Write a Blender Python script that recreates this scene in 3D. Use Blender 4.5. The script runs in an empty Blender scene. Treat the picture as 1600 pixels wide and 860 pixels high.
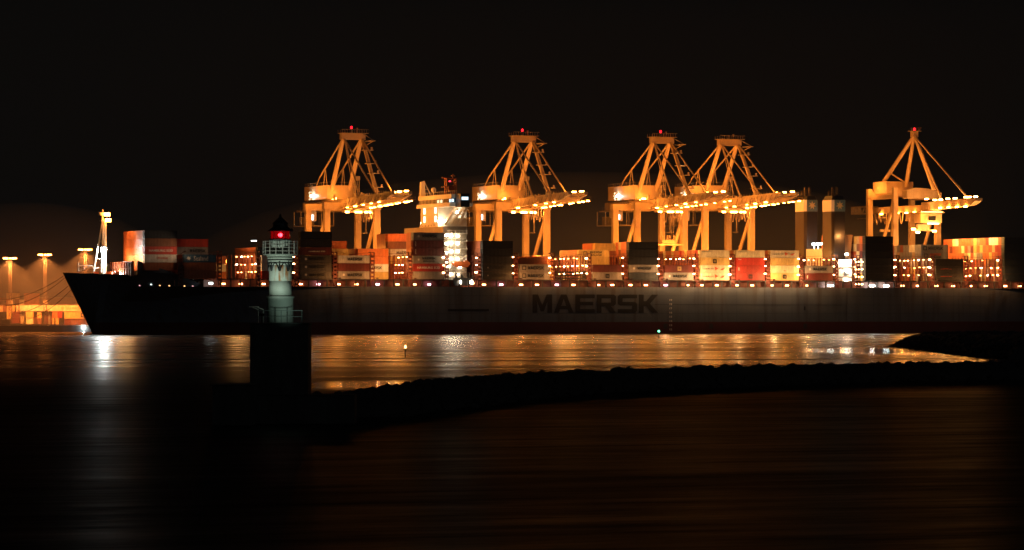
import bpy, math, random
import numpy as np
from mathutils import Vector, Matrix
random.seed(7)
PI = math.pi
# ------------------------------------------------------------------ frame
# World axes: X runs along the ship (bow at -X), Y runs away from the camera across the ship, Z up, water at 0.
D, F, YH, H = 1400.0, 5838.0, 486.5, 8.5
A = math.radians(22.0)
CA, SA = math.cos(A), math.sin(A)
CAM = Vector((-D*SA, -D*CA, H))

def at(px, Y, z):
    """point seen at photo column px, Y metres ahead of the camera, at height z"""
    u = (px-800)/F
    return Vector((CAM.x + CA*u*Y + SA*Y, CAM.y - SA*u*Y + CA*Y, z))
def zpy(py, Y): return H - (py-YH)*Y/F
def Ywater(py): return F*H/(py-YH)
def sc(px, c=0.0):
    u = (px-800)/F
    return (u*(D+c*CA)+c*SA)/(CA-u*SA)
def depth(s, c): return D + s*SA + c*CA
def zs(py, s, c): return zpy(py, depth(s, c))

scn = bpy.context.scene
COL = scn.collection
# ------------------------------------------------------------------ materials
M = {}
def paint(name, rgb, rough=0.5, dirt=0.25, scale=0.6, metal=0.0, ribs=0.0, spec=0.4, bump=0.0):
    m = bpy.data.materials.new(name); m.use_nodes = True
    nt = m.node_tree; b = nt.nodes['Principled BSDF']
    b.inputs['Roughness'].default_value = rough; b.inputs['Metallic'].default_value = metal
    b.inputs['Specular IOR Level'].default_value = spec
    tc = nt.nodes.new('ShaderNodeTexCoord')
    mp = nt.nodes.new('ShaderNodeMapping'); mp.inputs['Scale'].default_value = (1, 1, 0.35)
    n = nt.nodes.new('ShaderNodeTexNoise'); n.inputs['Scale'].default_value = scale
    n.inputs['Detail'].default_value = 6; n.inputs['Roughness'].default_value = 0.65
    cr = nt.nodes.new('ShaderNodeValToRGB')
    cr.color_ramp.elements[0].position = 0.3; cr.color_ramp.elements[1].position = 0.72
    d = [c*(1-dirt) for c in rgb]; e = [min(1, c*(1+dirt*0.35)) for c in rgb]
    cr.color_ramp.elements[0].color = (d[0], d[1]*0.97, d[2]*0.92, 1)
    cr.color_ramp.elements[1].color = (*e, 1)
    nt.links.new(tc.outputs['Object'], mp.inputs[0]); nt.links.new(mp.outputs[0], n.inputs[0])
    nt.links.new(n.outputs[0], cr.inputs[0]); nt.links.new(cr.outputs[0], b.inputs['Base Color'])
    if ribs > 0 or bump > 0:
        bp = nt.nodes.new('ShaderNodeBump')
        if ribs > 0:
            sx = nt.nodes.new('ShaderNodeSeparateXYZ'); ad = nt.nodes.new('ShaderNodeMath'); ad.operation = 'ADD'
            mu = nt.nodes.new('ShaderNodeMath'); mu.operation = 'MULTIPLY'; mu.inputs[1].default_value = 2*PI/0.55
            si = nt.nodes.new('ShaderNodeMath'); si.operation = 'SINE'
            nt.links.new(tc.outputs['Object'], sx.inputs[0]); nt.links.new(sx.outputs[0], ad.inputs[0]); nt.links.new(sx.outputs[1], ad.inputs[1])
            nt.links.new(ad.outputs[0], mu.inputs[0]); nt.links.new(mu.outputs[0], si.inputs[0]); nt.links.new(si.outputs[0], bp.inputs['Height'])
            bp.inputs['Strength'].default_value = 0.5; bp.inputs['Distance'].default_value = ribs
        else:
            nt.links.new(n.outputs[0], bp.inputs['Height']); bp.inputs['Strength'].default_value = 0.8; bp.inputs['Distance'].default_value = bump
        nt.links.new(bp.outputs[0], b.inputs['Normal'])
    M[name] = m
    return m
def emit(name, rgb, strength):
    m = bpy.data.materials.new(name); m.use_nodes = True
    nt = m.node_tree
    for n in list(nt.nodes):
        if n.type == 'BSDF_PRINCIPLED': nt.nodes.remove(n)
    e = nt.nodes.new('ShaderNodeEmission'); e.inputs[0].default_value = (*rgb, 1); e.inputs[1].default_value = strength
    nt.links.new(e.outputs[0], nt.nodes['Material Output'].inputs[0])
    M[name] = m
    return m
SOD = (1.0, 0.40, 0.085)      # sodium lamp light
WARM = (1.0, 0.66, 0.34)
COOL = (0.86, 1.0, 0.93)
PAL = {
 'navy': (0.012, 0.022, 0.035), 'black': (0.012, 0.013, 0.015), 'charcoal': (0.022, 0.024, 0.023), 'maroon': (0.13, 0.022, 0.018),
 'brown': (0.20, 0.08, 0.04), 'grey': (0.27, 0.26, 0.25), 'dark grey': (0.05, 0.05, 0.047), 'white': (0.72, 0.72, 0.70), 'cream': (0.74, 0.66, 0.48),  # dark grey: the grey paint with the unlit stack's shade put into it
 'yellow': (0.66, 0.46, 0.16), 'pale yellow': (0.76, 0.66, 0.42), 'red': (0.34, 0.028, 0.018), 'bright red': (0.50, 0.040, 0.025),
 'orange': (0.58, 0.16, 0.045), 'rust': (0.36, 0.10, 0.04), 'blue': (0.03, 0.09, 0.16), 'green': (0.05, 0.16, 0.10), 'tan': (0.5, 0.36, 0.2)}
for k, v in PAL.items(): paint('container_'+k.replace(' ', '_'), v, 0.55, 0.35, 0.8, ribs=0.05)
paint('hull_blue', (0.105, 0.13, 0.165), 0.5, 0.15, 0.08)
nt = M['hull_blue'].node_tree; b = nt.nodes['Principled BSDF']; src = b.inputs['Base Color'].links[0].from_socket
tc = nt.nodes.new('ShaderNodeTexCoord'); mp = nt.nodes.new('ShaderNodeMapping'); mp.inputs['Scale'].default_value = (0.45, 1, 0.035)
n = nt.nodes.new('ShaderNodeTexNoise'); n.inputs['Scale'].default_value = 1.0; n.inputs['Detail'].default_value = 6
r = nt.nodes.new('ShaderNodeValToRGB'); r.color_ramp.elements[0].position = 0.50; r.color_ramp.elements[1].position = 0.78
mx = nt.nodes.new('ShaderNodeMixRGB'); mx.inputs[2].default_value = (0.055, 0.045, 0.04, 1)
nt.links.new(tc.outputs['Object'], mp.inputs[0]); nt.links.new(mp.outputs[0], n.inputs[0]); nt.links.new(n.outputs[0], r.inputs[0]); nt.links.new(r.outputs[0], mx.inputs[0]); nt.links.new(src, mx.inputs[1]); nt.links.new(mx.outputs[0], b.inputs['Base Color'])
paint('hull_navy', (0.02, 0.035, 0.045), 0.45, 0.2, 0.1)
paint('boot_red', (0.085, 0.012, 0.010), 0.6, 0.3, 0.15)
paint('deck_red', (0.16, 0.045, 0.03), 0.7, 0.3, 0.5)
paint('lashing', (0.15, 0.035, 0.025), 0.6, 0.4, 0.9)
paint('ship_white', (0.74, 0.70, 0.62), 0.5, 0.12, 0.3)
paint('funnel_blue', (0.16, 0.26, 0.31), 0.5, 0.15, 0.3)
paint('funnel_white', (0.75, 0.72, 0.68), 0.5, 0.1, 0.3)
paint('funnel_body', (0.035, 0.024, 0.02), 0.5, 0.3, 0.3)
paint('crane_paint', (0.58, 0.44, 0.30), 0.45, 0.22, 0.35)
paint('crane_dull', (0.40, 0.33, 0.25), 0.55, 0.3, 0.5)
paint('black_letter', (0.008, 0.010, 0.012), 0.6, 0.05)
paint('white_letter', (0.72, 0.72, 0.70), 0.6, 0.1)
paint('orange_letter', (0.62, 0.10, 0.03), 0.6, 0.1)
paint('tan_letter', (0.5, 0.36, 0.16), 0.6, 0.1)
paint('steel_dark', (0.035, 0.035, 0.035), 0.6, 0.3)
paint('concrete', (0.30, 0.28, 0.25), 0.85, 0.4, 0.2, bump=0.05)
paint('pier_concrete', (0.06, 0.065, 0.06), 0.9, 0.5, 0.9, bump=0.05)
paint('rock', (0.045, 0.045, 0.042), 0.9, 0.5, 1.5, bump=0.1)
paint('asphalt', (0.06, 0.06, 0.06), 0.85, 0.3, 0.1)
paint('rope', (0.12, 0.10, 0.08), 0.9, 0.2)
paint('glass_dark', (0.02, 0.025, 0.03), 0.1, 0.0)
paint('roof_black', (0.010, 0.010, 0.011), 0.5, 0.2)
paint('orange_boat', (0.5, 0.13, 0.04), 0.4, 0.15)
emit('lamp_sodium', (1.0, 0.30, 0.04), 110)
emit('lamp_warm', (1.0, 0.36, 0.08), 75)
emit('lamp_cool', COOL, 75)
emit('lamp_mast', (1.0, 0.27, 0.04), 60)
emit('lamp_star', (0.88, 1.0, 0.98), 2000)
emit('lamp_red', (1.0, 0.03, 0.03), 14)
emit('lamp_red_small', (1.0, 0.03, 0.05), 10)
emit('lamp_green', (0.1, 1.0, 0.5), 6)
emit('lamp_walk', (1.0, 0.36, 0.12), 24)
emit('lamp_walk_pink', (1.0, 0.45, 0.55), 22)
emit('window_warm', (1.0, 0.70, 0.38), 1.6)
emit('window_cool', (0.6, 0.85, 1.0), 1.6)
emit('lamp_deck2', (1.0, 0.80, 0.5), 35)
emit('window_bright', (1.0, 0.82, 0.5), 3.0)
paint('star_white', (0.85, 0.62, 0.26), 0.5, 0.05)
paint('radar_red', (0.55, 0.20, 0.09), 0.5, 0.3, 0.6)
emit('lamp_deck', (1.0, 0.84, 0.62), 60)
emit('lamp_lash', (1.0, 0.42, 0.14), 42)
emit('lamp_corner', (1.0, 0.46, 0.18), 40)
emit('lamp_lash_b', (1.0, 0.32, 0.08), 24)
emit('lamp_lash_c', (1.0, 0.70, 0.45), 50)
paint('breakwater_red', (0.42, 0.12, 0.05), 0.55, 0.4, 0.5)
emit('lamp_soft', (0.9, 1.0, 0.95), 6)
emit('lamp_beacon', (1.0, 0.05, 0.07), 60)
emit('lamp_green_b', (0.15, 1.0, 0.5), 5)
emit('lamp_orange_s', (1.0, 0.45, 0.2), 8)
paint('funnel_casing_paint', (0.42, 0.22, 0.10), 0.5, 0.2, 0.3)
emit('port_cool', (0.8,1,0.95), 3)
emit('port_warm', (1,0.5,0.2), 2.5)
emit('port_pink', (1,0.5,0.5), 1.2)
emit('casing_cool', (0.86, 1.0, 0.96), 18)
emit('lamp_wall', (0.85,1,1), 150)
paint('mast_steel', (0.13, 0.10, 0.08), 0.6, 0.3)
# lighthouse plaster with rust runs
def lighthouse_mat(name, rust):
    m = paint(name, (0.62, 0.66, 0.58), 0.6, 0.22, 0.8)
    if rust:
        nt = m.node_tree; b = nt.nodes['Principled BSDF']; src = b.inputs['Base Color'].links[0].from_socket
        tc = nt.nodes.new('ShaderNodeTexCoord'); mp = nt.nodes.new('ShaderNodeMapping'); mp.inputs['Scale'].default_value = (3.0, 3.0, 0.5)
        n = nt.nodes.new('ShaderNodeTexNoise'); n.inputs['Scale'].default_value = 1.3; n.inputs['Detail'].default_value = 5
        r = nt.nodes.new('ShaderNodeValToRGB'); r.color_ramp.elements[0].position = 0.47; r.color_ramp.elements[1].position = 0.62
        mx = nt.nodes.new('ShaderNodeMixRGB'); mx.inputs[2].default_value = (0.42, 0.16, 0.05, 1)
        nt.links.new(tc.outputs['Object'], mp.inputs[0]); nt.links.new(mp.outputs[0], n.inputs[0]); nt.links.new(n.outputs[0], r.inputs[0])
        nt.links.new(r.outputs[0], mx.inputs[0]); nt.links.new(src, mx.inputs[1]); nt.links.new(mx.outputs[0], b.inputs['Base Color'])
    return m
lighthouse_mat('tower_plaster', False); lighthouse_mat('tower_rusty', True)

# ------------------------------------------------------------------ mesh builder
class MB:
    def __init__(s): s.v = []; s.f = []
    def add(s, vs, fs):
        o = len(s.v); s.v += [tuple(v) for v in vs]; s.f += [tuple(i+o for i in f) for f in fs]; return s
    def box(s, x0, x1, y0, y1, z0, z1):
        return s.add([(x0,y0,z0),(x1,y0,z0),(x1,y1,z0),(x0,y1,z0),(x0,y0,z1),(x1,y0,z1),(x1,y1,z1),(x0,y1,z1)],
                     [(0,3,2,1),(4,5,6,7),(0,1,5,4),(1,2,6,5),(2,3,7,6),(3,0,4,7)])
    def beam(s, p, q, w, h=None):
        p, q = Vector(p), Vector(q); h = h or w; d = (q-p).normalized()
        up = Vector((0,0,1)) if abs(d.z) < 0.95 else Vector((1,0,0))
        a = d.cross(up).normalized()*w/2; b = a.cross(d).normalized()*h/2
        vs = [p-a-b, p+a-b, p+a+b, p-a+b, q-a-b, q+a-b, q+a+b, q-a+b]
        return s.add(vs, [(0,3,2,1),(4,5,6,7),(0,1,5,4),(1,2,6,5),(2,3,7,6),(3,0,4,7)])
    def tube(s, p, q, r, r2=None, n=8):
        p, q = Vector(p), Vector(q); r2 = r if r2 is None else r2; d = (q-p).normalized()
        up = Vector((0,0,1)) if abs(d.z) < 0.95 else Vector((1,0,0))
        a = d.cross(up).normalized(); b = a.cross(d).normalized()
        vs = [p + (a*math.cos(2*PI*i/n)+b*math.sin(2*PI*i/n))*r for i in range(n)] + [q + (a*math.cos(2*PI*i/n)+b*math.sin(2*PI*i/n))*r2 for i in range(n)]
        fs = [(i, (i+1)%n, n+(i+1)%n, n+i) for i in range(n)] + [tuple(range(n-1,-1,-1)), tuple(range(n, 2*n))]
        return s.add(vs, fs)
    def path(s, pts, r, n=6):
        for a, b in zip(pts, pts[1:]): s.tube(a, b, r, n=n)
        return s
    def lathe(s, prof, n=24, cx=0, cy=0):
        vs = [(cx+r*math.cos(2*PI*i/n), cy+r*math.sin(2*PI*i/n), z) for r, z in prof for i in range(n)]
        fs = [(k*n+i, k*n+(i+1)%n, (k+1)*n+(i+1)%n, (k+1)*n+i) for k in range(len(prof)-1) for i in range(n)]
        fs += [tuple(range(n-1,-1,-1)), tuple(range((len(prof)-1)*n, len(prof)*n))]
        return s.add(vs, fs)
    def prism(s, poly, y0, y1):
        """poly of (x,z) extruded along y"""
        n = len(poly)
        vs = [(x, y0, z) for x, z in poly] + [(x, y1, z) for x, z in poly]
        return s.add(vs, [tuple(range(n)), tuple(range(2*n-1, n-1, -1))] + [(i, n+i, n+(i+1)%n, (i+1)%n) for i in range(n)])
    def mesh(s, name, mat):
        me = bpy.data.meshes.new(name); me.from_pydata(s.v, [], s.f)
        me.materials.append(M[mat] if isinstance(mat, str) else mat); me.update(); return me
    def build(s, name, mat, parent=None, smooth=False):
        me = s.mesh(name, mat)
        if smooth:
            for p in me.polygons: p.use_smooth = len(p.vertices) == 4
        return link(name, me, parent)
def link(name, me, parent=None):
    o = bpy.data.objects.new(name, me); COL.objects.link(o)
    if parent: o.parent = parent
    return o
def tag(o, label=None, cat=None, group=None, kind=None):
    if label: o['label'] = label
    if cat: o['category'] = cat
    if group: o['group'] = group
    if kind: o['kind'] = kind
    return o
def thing(name, label, cat, loc=(0,0,0), rz=0, group=None):
    o = bpy.data.objects.new(name, None); COL.objects.link(o); o.location = loc; o.rotation_euler = (0,0,rz)
    o.empty_display_size = 0.5
    return tag(o, label, cat, group)
def lamp(kind, loc, power, color, parent=None, radius=0.4, spot=None, aim=None, blend=0.5, name='light'):
    l = bpy.data.lights.new(name, kind); l.energy = power; l.color = color; l.shadow_soft_size = radius
    o = bpy.data.objects.new(name, l); COL.objects.link(o); o.location = loc
    if kind == 'SPOT':
        l.spot_size = math.radians(spot); l.spot_blend = blend
        d = Vector(aim)-Vector(loc); o.rotation_euler = d.to_track_quat('-Z', 'Y').to_euler()
    if parent: o.parent = parent
    return o
# lettering -------------------------------------------------
GL = {
 'M': [[(0,0),(.24,0),(.24,.62),(.42,.08),(.58,.08),(.76,.62),(.76,0),(1,0),(1,1),(.72,1),(.5,.42),(.28,1),(0,1)]],
 'A': [[(0,0),(.24,0),(.31,.2),(.37,.38),(.5,.76),(.5,1),(.36,1)], [(1,0),(.64,1),(.5,1),(.5,.76),(.63,.38),(.69,.2),(.76,0)], [(.31,.2),(.69,.2),(.63,.38),(.37,.38)]],
 'E': [[(0,0),(1,0),(1,.2),(.25,.2),(.25,.41),(.92,.41),(.92,.6),(.25,.6),(.25,.8),(1,.8),(1,1),(0,1)]],
 'R': [[(0,0),(.25,0),(.25,.36),(.44,.36),(.7,0),(1,0),(.74,.37),(.9,.38),(1,.48),(1,.92),(.9,1),(0,1)]],
 'S': [[(0,0),(.9,0),(1,.1),(1,.5),(.9,.6),(.25,.6),(.25,.8),(1,.8),(1,1),(.1,1),(0,.9),(0,.5),(.1,.4),(.75,.4),(.75,.2),(0,.2)]],
 'K': [[(0,0),(.25,0),(.25,.36),(.38,.36),(.68,0),(1,0),(.58,.5),(1,1),(.68,1),(.38,.64),(.25,.64),(.25,1),(0,1)]]}
RHOLE = [(.25,.56),(.75,.56),(.75,.8),(.25,.8)]
def word_poly(mb, word, x0, x1, z0, z1, y, gap=0.16, thick=0.03):
    n = len(word); w = (x1-x0)/(n+gap*(n-1))
    for i, ch in enumerate(word):
        ox = x0+i*w*(1+gap)
        if ch == 'R':
            polys = [[(0,0),(.25,0),(.25,.36),(.25,.56),(.25,.8),(.25,1),(0,1)], [(.25,.8),(.75,.8),(.75,.56),(.25,.56),(.25,.36),(.44,.36),(.7,0),(1,0),(.74,.37),(.9,.38),(1,.48),(1,.92),(.9,1),(.25,1)]]
        else: polys = GL[ch]
        for p in polys: mb.prism([(ox+a*w, z0+b*(z1-z0)) for a, b in p], y-thick, y)
    return mb
_txt = {}
def text_mesh(s, bold=0.03):
    if (s, bold) not in _txt:
        c = bpy.data.curves.new('t', 'FONT'); c.body = s; c.size = 1.0; c.offset = bold; c.extrude = 0.01; c.resolution_u = 2
        o = bpy.data.objects.new('t', c); COL.objects.link(o)
        bpy.context.view_layer.update()
        me = bpy.data.meshes.new_from_object(o.evaluated_get(bpy.context.evaluated_depsgraph_get()))
        vs = [tuple(v.co) for v in me.vertices]; fs = [tuple(p.vertices) for p in me.polygons]
        bpy.data.objects.remove(o)
        xs = [v[0] for v in vs]; ys = [v[1] for v in vs]
        mx0, mx1, my0, my1 = min(xs), max(xs), min(ys), max(ys)
        _txt[(s, bold)] = ([((v[0]-mx0)/(mx1-mx0), (v[1]-my0)/(my1-my0), v[2]) for v in vs], fs)
    return _txt[(s, bold)]
def word_font(mb, s, x0, x1, z0, z1, y, bold=0.03):
    vs, fs = text_mesh(s, bold)
    return mb.add([(x0+v[0]*(x1-x0), y-0.03-v[2], z0+v[1]*(z1-z0)) for v in vs], fs)
def star(mb, cx, cz, r, y, n=7, inner=0.42, thick=0.04):
    pts = []
    for i in range(2*n):
        a = PI/2+PI*i/n; rr = r if i % 2 == 0 else r*inner
        pts.append((cx+rr*math.cos(a), cz+rr*math.sin(a)))
    # fan of quads keeps it clean
    for i in range(0, 2*n, 2):
        a, b, c = pts[i-1], pts[i], pts[(i+1) % (2*n)]
        mb.prism([(cx, cz), c, b, a], y-thick, y)
    return mb
def frame_sq(mb, cx, cz, h, t, y, thick=0.03):
    mb.prism([(cx-h,cz-h),(cx+h,cz-h),(cx+h,cz-h+t),(cx-h,cz-h+t)], y-thick, y)
    mb.prism([(cx-h,cz+h-t),(cx+h,cz+h-t),(cx+h,cz+h),(cx-h,cz+h)], y-thick, y)
    mb.prism([(cx-h,cz-h+t),(cx-h+t,cz-h+t),(cx-h+t,cz+h-t),(cx-h,cz+h-t)], y-thick, y)
    mb.prism([(cx+h-t,cz-h+t),(cx+h,cz-h+t),(cx+h,cz+h-t),(cx+h-t,cz+h-t)], y-thick, y)
    return mb

# ------------------------------------------------------------------ camera, world
cam = bpy.data.cameras.new('camera'); co = bpy.data.objects.new('camera', cam); COL.objects.link(co)
co.location = CAM; co.rotation_euler = (PI/2, 0, -A)
cam.sensor_width = 36; cam.lens = F/1600*36; cam.shift_y = (YH-430)/1600; cam.clip_start = 1; cam.clip_end = 30000
scn.camera = co
w = bpy.data.worlds.new('World'); scn.world = w; w.use_nodes = True
nt = w.node_tree; bg = nt.nodes['Background']
sky = nt.nodes.new('ShaderNodeTexSky'); sky.sky_type = 'NISHITA'; sky.sun_disc = False
FILL_EL, FILL_AZ = math.radians(24), math.radians(0)
sky.sun_elevation = FILL_EL
# the moon is an added fill light behind the camera's right shoulder
mdir = (Vector((SA, CA, 0))*1.0 - Vector((CA, -SA, 0))*0.75).normalized()   # direction its light travels (horizontal part)
sky.sun_rotation = math.atan2(-mdir.x, -mdir.y)
hs = nt.nodes.new('ShaderNodeHueSaturation'); hs.inputs['Saturation'].default_value = 0.0
tint = nt.nodes.new('ShaderNodeMixRGB'); tint.blend_type = 'MULTIPLY'; tint.inputs[0].default_value = 1; tint.inputs[2].default_value = (1.0, 0.98, 0.92, 1)
nt.links.new(sky.outputs[0], hs.inputs['Color']); nt.links.new(hs.outputs[0], tint.inputs[1]); nt.links.new(tint.outputs[0], bg.inputs[0])
bg.inputs[1].default_value = 0.00030
sun = bpy.data.lights.new('moon_fill', 'SUN'); so = bpy.data.objects.new('moon_fill', sun); COL.objects.link(so)
sun.energy = 0.03; sun.angle = math.radians(0.5); sun.color = (0.92, 0.95, 1.0)
dv = Vector((mdir.x*math.cos(FILL_EL), mdir.y*math.cos(FILL_EL), -math.sin(FILL_EL)))
so.rotation_euler = dv.to_track_quat('-Z', 'Y').to_euler()
vs_ = scn.view_settings; vs_.view_transform = 'Standard'; vs_.look = 'None'; vs_.exposure = 0.3; vs_.gamma = 1; vs_.use_curve_mapping = False
cy = scn.cycles
cy.use_denoising = True
try: cy.denoiser = 'OPENIMAGEDENOISE'
except Exception: pass
cy.max_bounces = 4; cy.diffuse_bounces = 2; cy.glossy_bounces = 2; cy.volume_bounces = 0; cy.transparent_max_bounces = 4
cy.caustics_reflective = False; cy.caustics_refractive = False
cy.sample_clamp_indirect = 3.0; cy.sample_clamp_direct = 0
cy.use_light_tree = True

# ------------------------------------------------------------------ water
def water():
    m = bpy.data.materials.new('harbour_water'); m.use_nodes = True; nt = m.node_tree
    b = nt.nodes['Principled BSDF']; b.inputs['Base Color'].default_value = (0.003, 0.006, 0.007, 1)
    b.inputs['IOR'].default_value = 1.33; b.inputs['Specular IOR Level'].default_value = 0.5
    tc = nt.nodes.new('ShaderNodeTexCoord')
    mp = nt.nodes.new('ShaderNodeMapping'); mp.inputs['Rotation'].default_value = (0, 0, A); mp.inputs['Scale'].default_value = (0.0035, 0.035, 1)
    n = nt.nodes.new('ShaderNodeTexNoise'); n.inputs['Scale'].default_value = 1.0; n.inputs['Detail'].default_value = 7; n.inputs['Roughness'].default_value = 0.6
    nt.links.new(tc.outputs['Object'], mp.inputs[0]); nt.links.new(mp.outputs[0], n.inputs[0])
    mr = nt.nodes.new('ShaderNodeMapRange'); mr.inputs['From Min'].default_value = 0.35; mr.inputs['From Max'].default_value = 0.65
    mr.inputs['To Min'].default_value = 0.17; mr.inputs['To Max'].default_value = 0.26
    nt.links.new(n.outputs[0], mr.inputs[0])
    # open water outside the moles is choppier than the sheltered basin
    geo = nt.nodes.new('ShaderNodeNewGeometry'); dp = nt.nodes.new('ShaderNodeVectorMath'); dp.operation = 'DOT_PRODUCT'; dp.inputs[1].default_value = (SA, CA, 0)
    nt.links.new(geo.outputs['Position'], dp.inputs[0])
    mo = nt.nodes.new('ShaderNodeMapRange'); mo.interpolation_type = 'SMOOTHSTEP'; mo.inputs['From Min'].default_value = -D+330; mo.inputs['From Max'].default_value = -D+620
    mo.inputs['To Min'].default_value = 0.18; mo.inputs['To Max'].default_value = 0.045
    nt.links.new(dp.outputs['Value'], mo.inputs[0])
    ad = nt.nodes.new('ShaderNodeMath'); ad.operation = 'ADD'; nt.links.new(mr.outputs[0], ad.inputs[0]); nt.links.new(mo.outputs[0], ad.inputs[1])
    nb = nt.nodes.new('ShaderNodeTexNoise'); nb.inputs['Scale'].default_value = 1.0; nb.inputs['Detail'].default_value = 5; nb.inputs['Roughness'].default_value = 0.7
    mpb = nt.nodes.new('ShaderNodeMapping'); mpb.inputs['Rotation'].default_value = (0, 0, A); mpb.inputs['Scale'].default_value = (0.035, 0.28, 1); mpb.inputs['Location'].default_value = (3.1, 7.7, 0)
    nt.links.new(tc.outputs['Object'], mpb.inputs[0]); nt.links.new(mpb.outputs[0], nb.inputs[0])
    mrb = nt.nodes.new('ShaderNodeMapRange'); mrb.inputs['From Min'].default_value = 0.36; mrb.inputs['From Max'].default_value = 0.64; mrb.inputs['To Min'].default_value = 0.75; mrb.inputs['To Max'].default_value = 1.35
    nt.links.new(nb.outputs[0], mrb.inputs[0])
    mmb = nt.nodes.new('ShaderNodeMath'); mmb.operation = 'MULTIPLY'; nt.links.new(mo.outputs[0], mmb.inputs[0]); nt.links.new(mrb.outputs[0], mmb.inputs[1]); nt.links.new(mmb.outputs[0], ad.inputs[1])
    # two glassy patches in the lee of the moles
    cur = ad.outputs[0]
    for (cx, cY, rx, rY) in ((1372, 800, 20, 85), (572, 432, 7.5, 34)):
        ctr = at(cx, cY, 0)
        sb = nt.nodes.new('ShaderNodeVectorMath'); sb.operation = 'SUBTRACT'; sb.inputs[1].default_value = ctr; nt.links.new(geo.outputs['Position'], sb.inputs[0])
        d1 = nt.nodes.new('ShaderNodeVectorMath'); d1.operation = 'DOT_PRODUCT'; d1.inputs[1].default_value = (CA/rx, -SA/rx, 0); nt.links.new(sb.outputs[0], d1.inputs[0])
        d2 = nt.nodes.new('ShaderNodeVectorMath'); d2.operation = 'DOT_PRODUCT'; d2.inputs[1].default_value = (SA/rY, CA/rY, 0); nt.links.new(sb.outputs[0], d2.inputs[0])
        cb2 = nt.nodes.new('ShaderNodeCombineXYZ'); nt.links.new(d1.outputs['Value'], cb2.inputs[0]); nt.links.new(d2.outputs['Value'], cb2.inputs[1])
        ln = nt.nodes.new('ShaderNodeVectorMath'); ln.operation = 'LENGTH'; nt.links.new(cb2.outputs[0], ln.inputs[0])
        ms2 = nt.nodes.new('ShaderNodeMapRange'); ms2.interpolation_type = 'SMOOTHSTEP'; ms2.inputs['From Min'].default_value = 0.3; ms2.inputs['From Max'].default_value = 1.2; ms2.inputs['To Min'].default_value = 0.3; ms2.inputs['To Max'].default_value = 1.0
        nt.links.new(ln.outputs['Value'], ms2.inputs[0])
        mm2 = nt.nodes.new('ShaderNodeMath'); mm2.operation = 'MULTIPLY'; nt.links.new(cur, mm2.inputs[0]); nt.links.new(ms2.outputs[0], mm2.inputs[1]); cur = mm2.outputs[0]
    nt.links.new(cur, b.inputs['Roughness'])
    # chop tilts much of the open water away from the lights: those facets show only the dark body of the water
    df = nt.nodes.new('ShaderNodeBsdfDiffuse'); df.inputs[0].default_value = (0.004, 0.008, 0.009, 1)
    nc = nt.nodes.new('ShaderNodeTexNoise'); nc.inputs['Scale'].default_value = 1.0; nc.inputs['Detail'].default_value = 6; nc.inputs['Roughness'].default_value = 0.75
    mpc = nt.nodes.new('ShaderNodeMapping'); mpc.inputs['Rotation'].default_value = (0, 0, A); mpc.inputs['Scale'].default_value = (0.05, 0.20, 1)
    nt.links.new(tc.outputs['Object'], mpc.inputs[0]); nt.links.new(mpc.outputs[0], nc.inputs[0])
    mrc = nt.nodes.new('ShaderNodeMapRange'); mrc.inputs['From Min'].default_value = 0.34; mrc.inputs['From Max'].default_value = 0.66; mrc.inputs['To Min'].default_value = 3.1; mrc.inputs['To Max'].default_value = 4.95
    nt.links.new(nc.outputs[0], mrc.inputs[0])
    fc = nt.nodes.new('ShaderNodeMath'); fc.operation = 'MULTIPLY'; fc.use_clamp = True; nt.links.new(mo.outputs[0], fc.inputs[0]); nt.links.new(mrc.outputs[0], fc.inputs[1])
    mxw = nt.nodes.new('ShaderNodeMixShader'); nt.links.new(fc.outputs[0], mxw.inputs[0]); nt.links.new(b.outputs[0], mxw.inputs[1]); nt.links.new(df.outputs[0], mxw.inputs[2])
    nt.links.new(mxw.outputs[0], nt.nodes['Material Output'].inputs[0])
    n2 = nt.nodes.new('ShaderNodeTexNoise'); n2.inputs['Scale'].default_value = 0.9; n2.inputs['Detail'].default_value = 3
    mp2 = nt.nodes.new('ShaderNodeMapping'); mp2.inputs['Rotation'].default_value = (0, 0, A); mp2.inputs['Scale'].default_value = (0.05, 0.5, 1)
    bp = nt.nodes.new('ShaderNodeBump'); bp.inputs['Strength'].default_value = 1.0; bp.inputs['Distance'].default_value = 0.0008
    nt.links.new(tc.outputs['Object'], mp2.inputs[0]); nt.links.new(mp2.outputs[0], n2.inputs[0]); nt.links.new(n2.outputs[0], bp.inputs['Height'])
    nt.links.new(bp.outputs[0], b.inputs['Normal'])
    M['water'] = m
    mb = MB(); R = 4000
    mb.add([(-R,-R,0),(R,-R,0),(R,R,0),(-R,R,0)], [(0,1,2,3)])
    tag(mb.build('water', 'water'), 'calm black harbour water with orange and white light streaks', 'water', kind='structure')
water()

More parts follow.
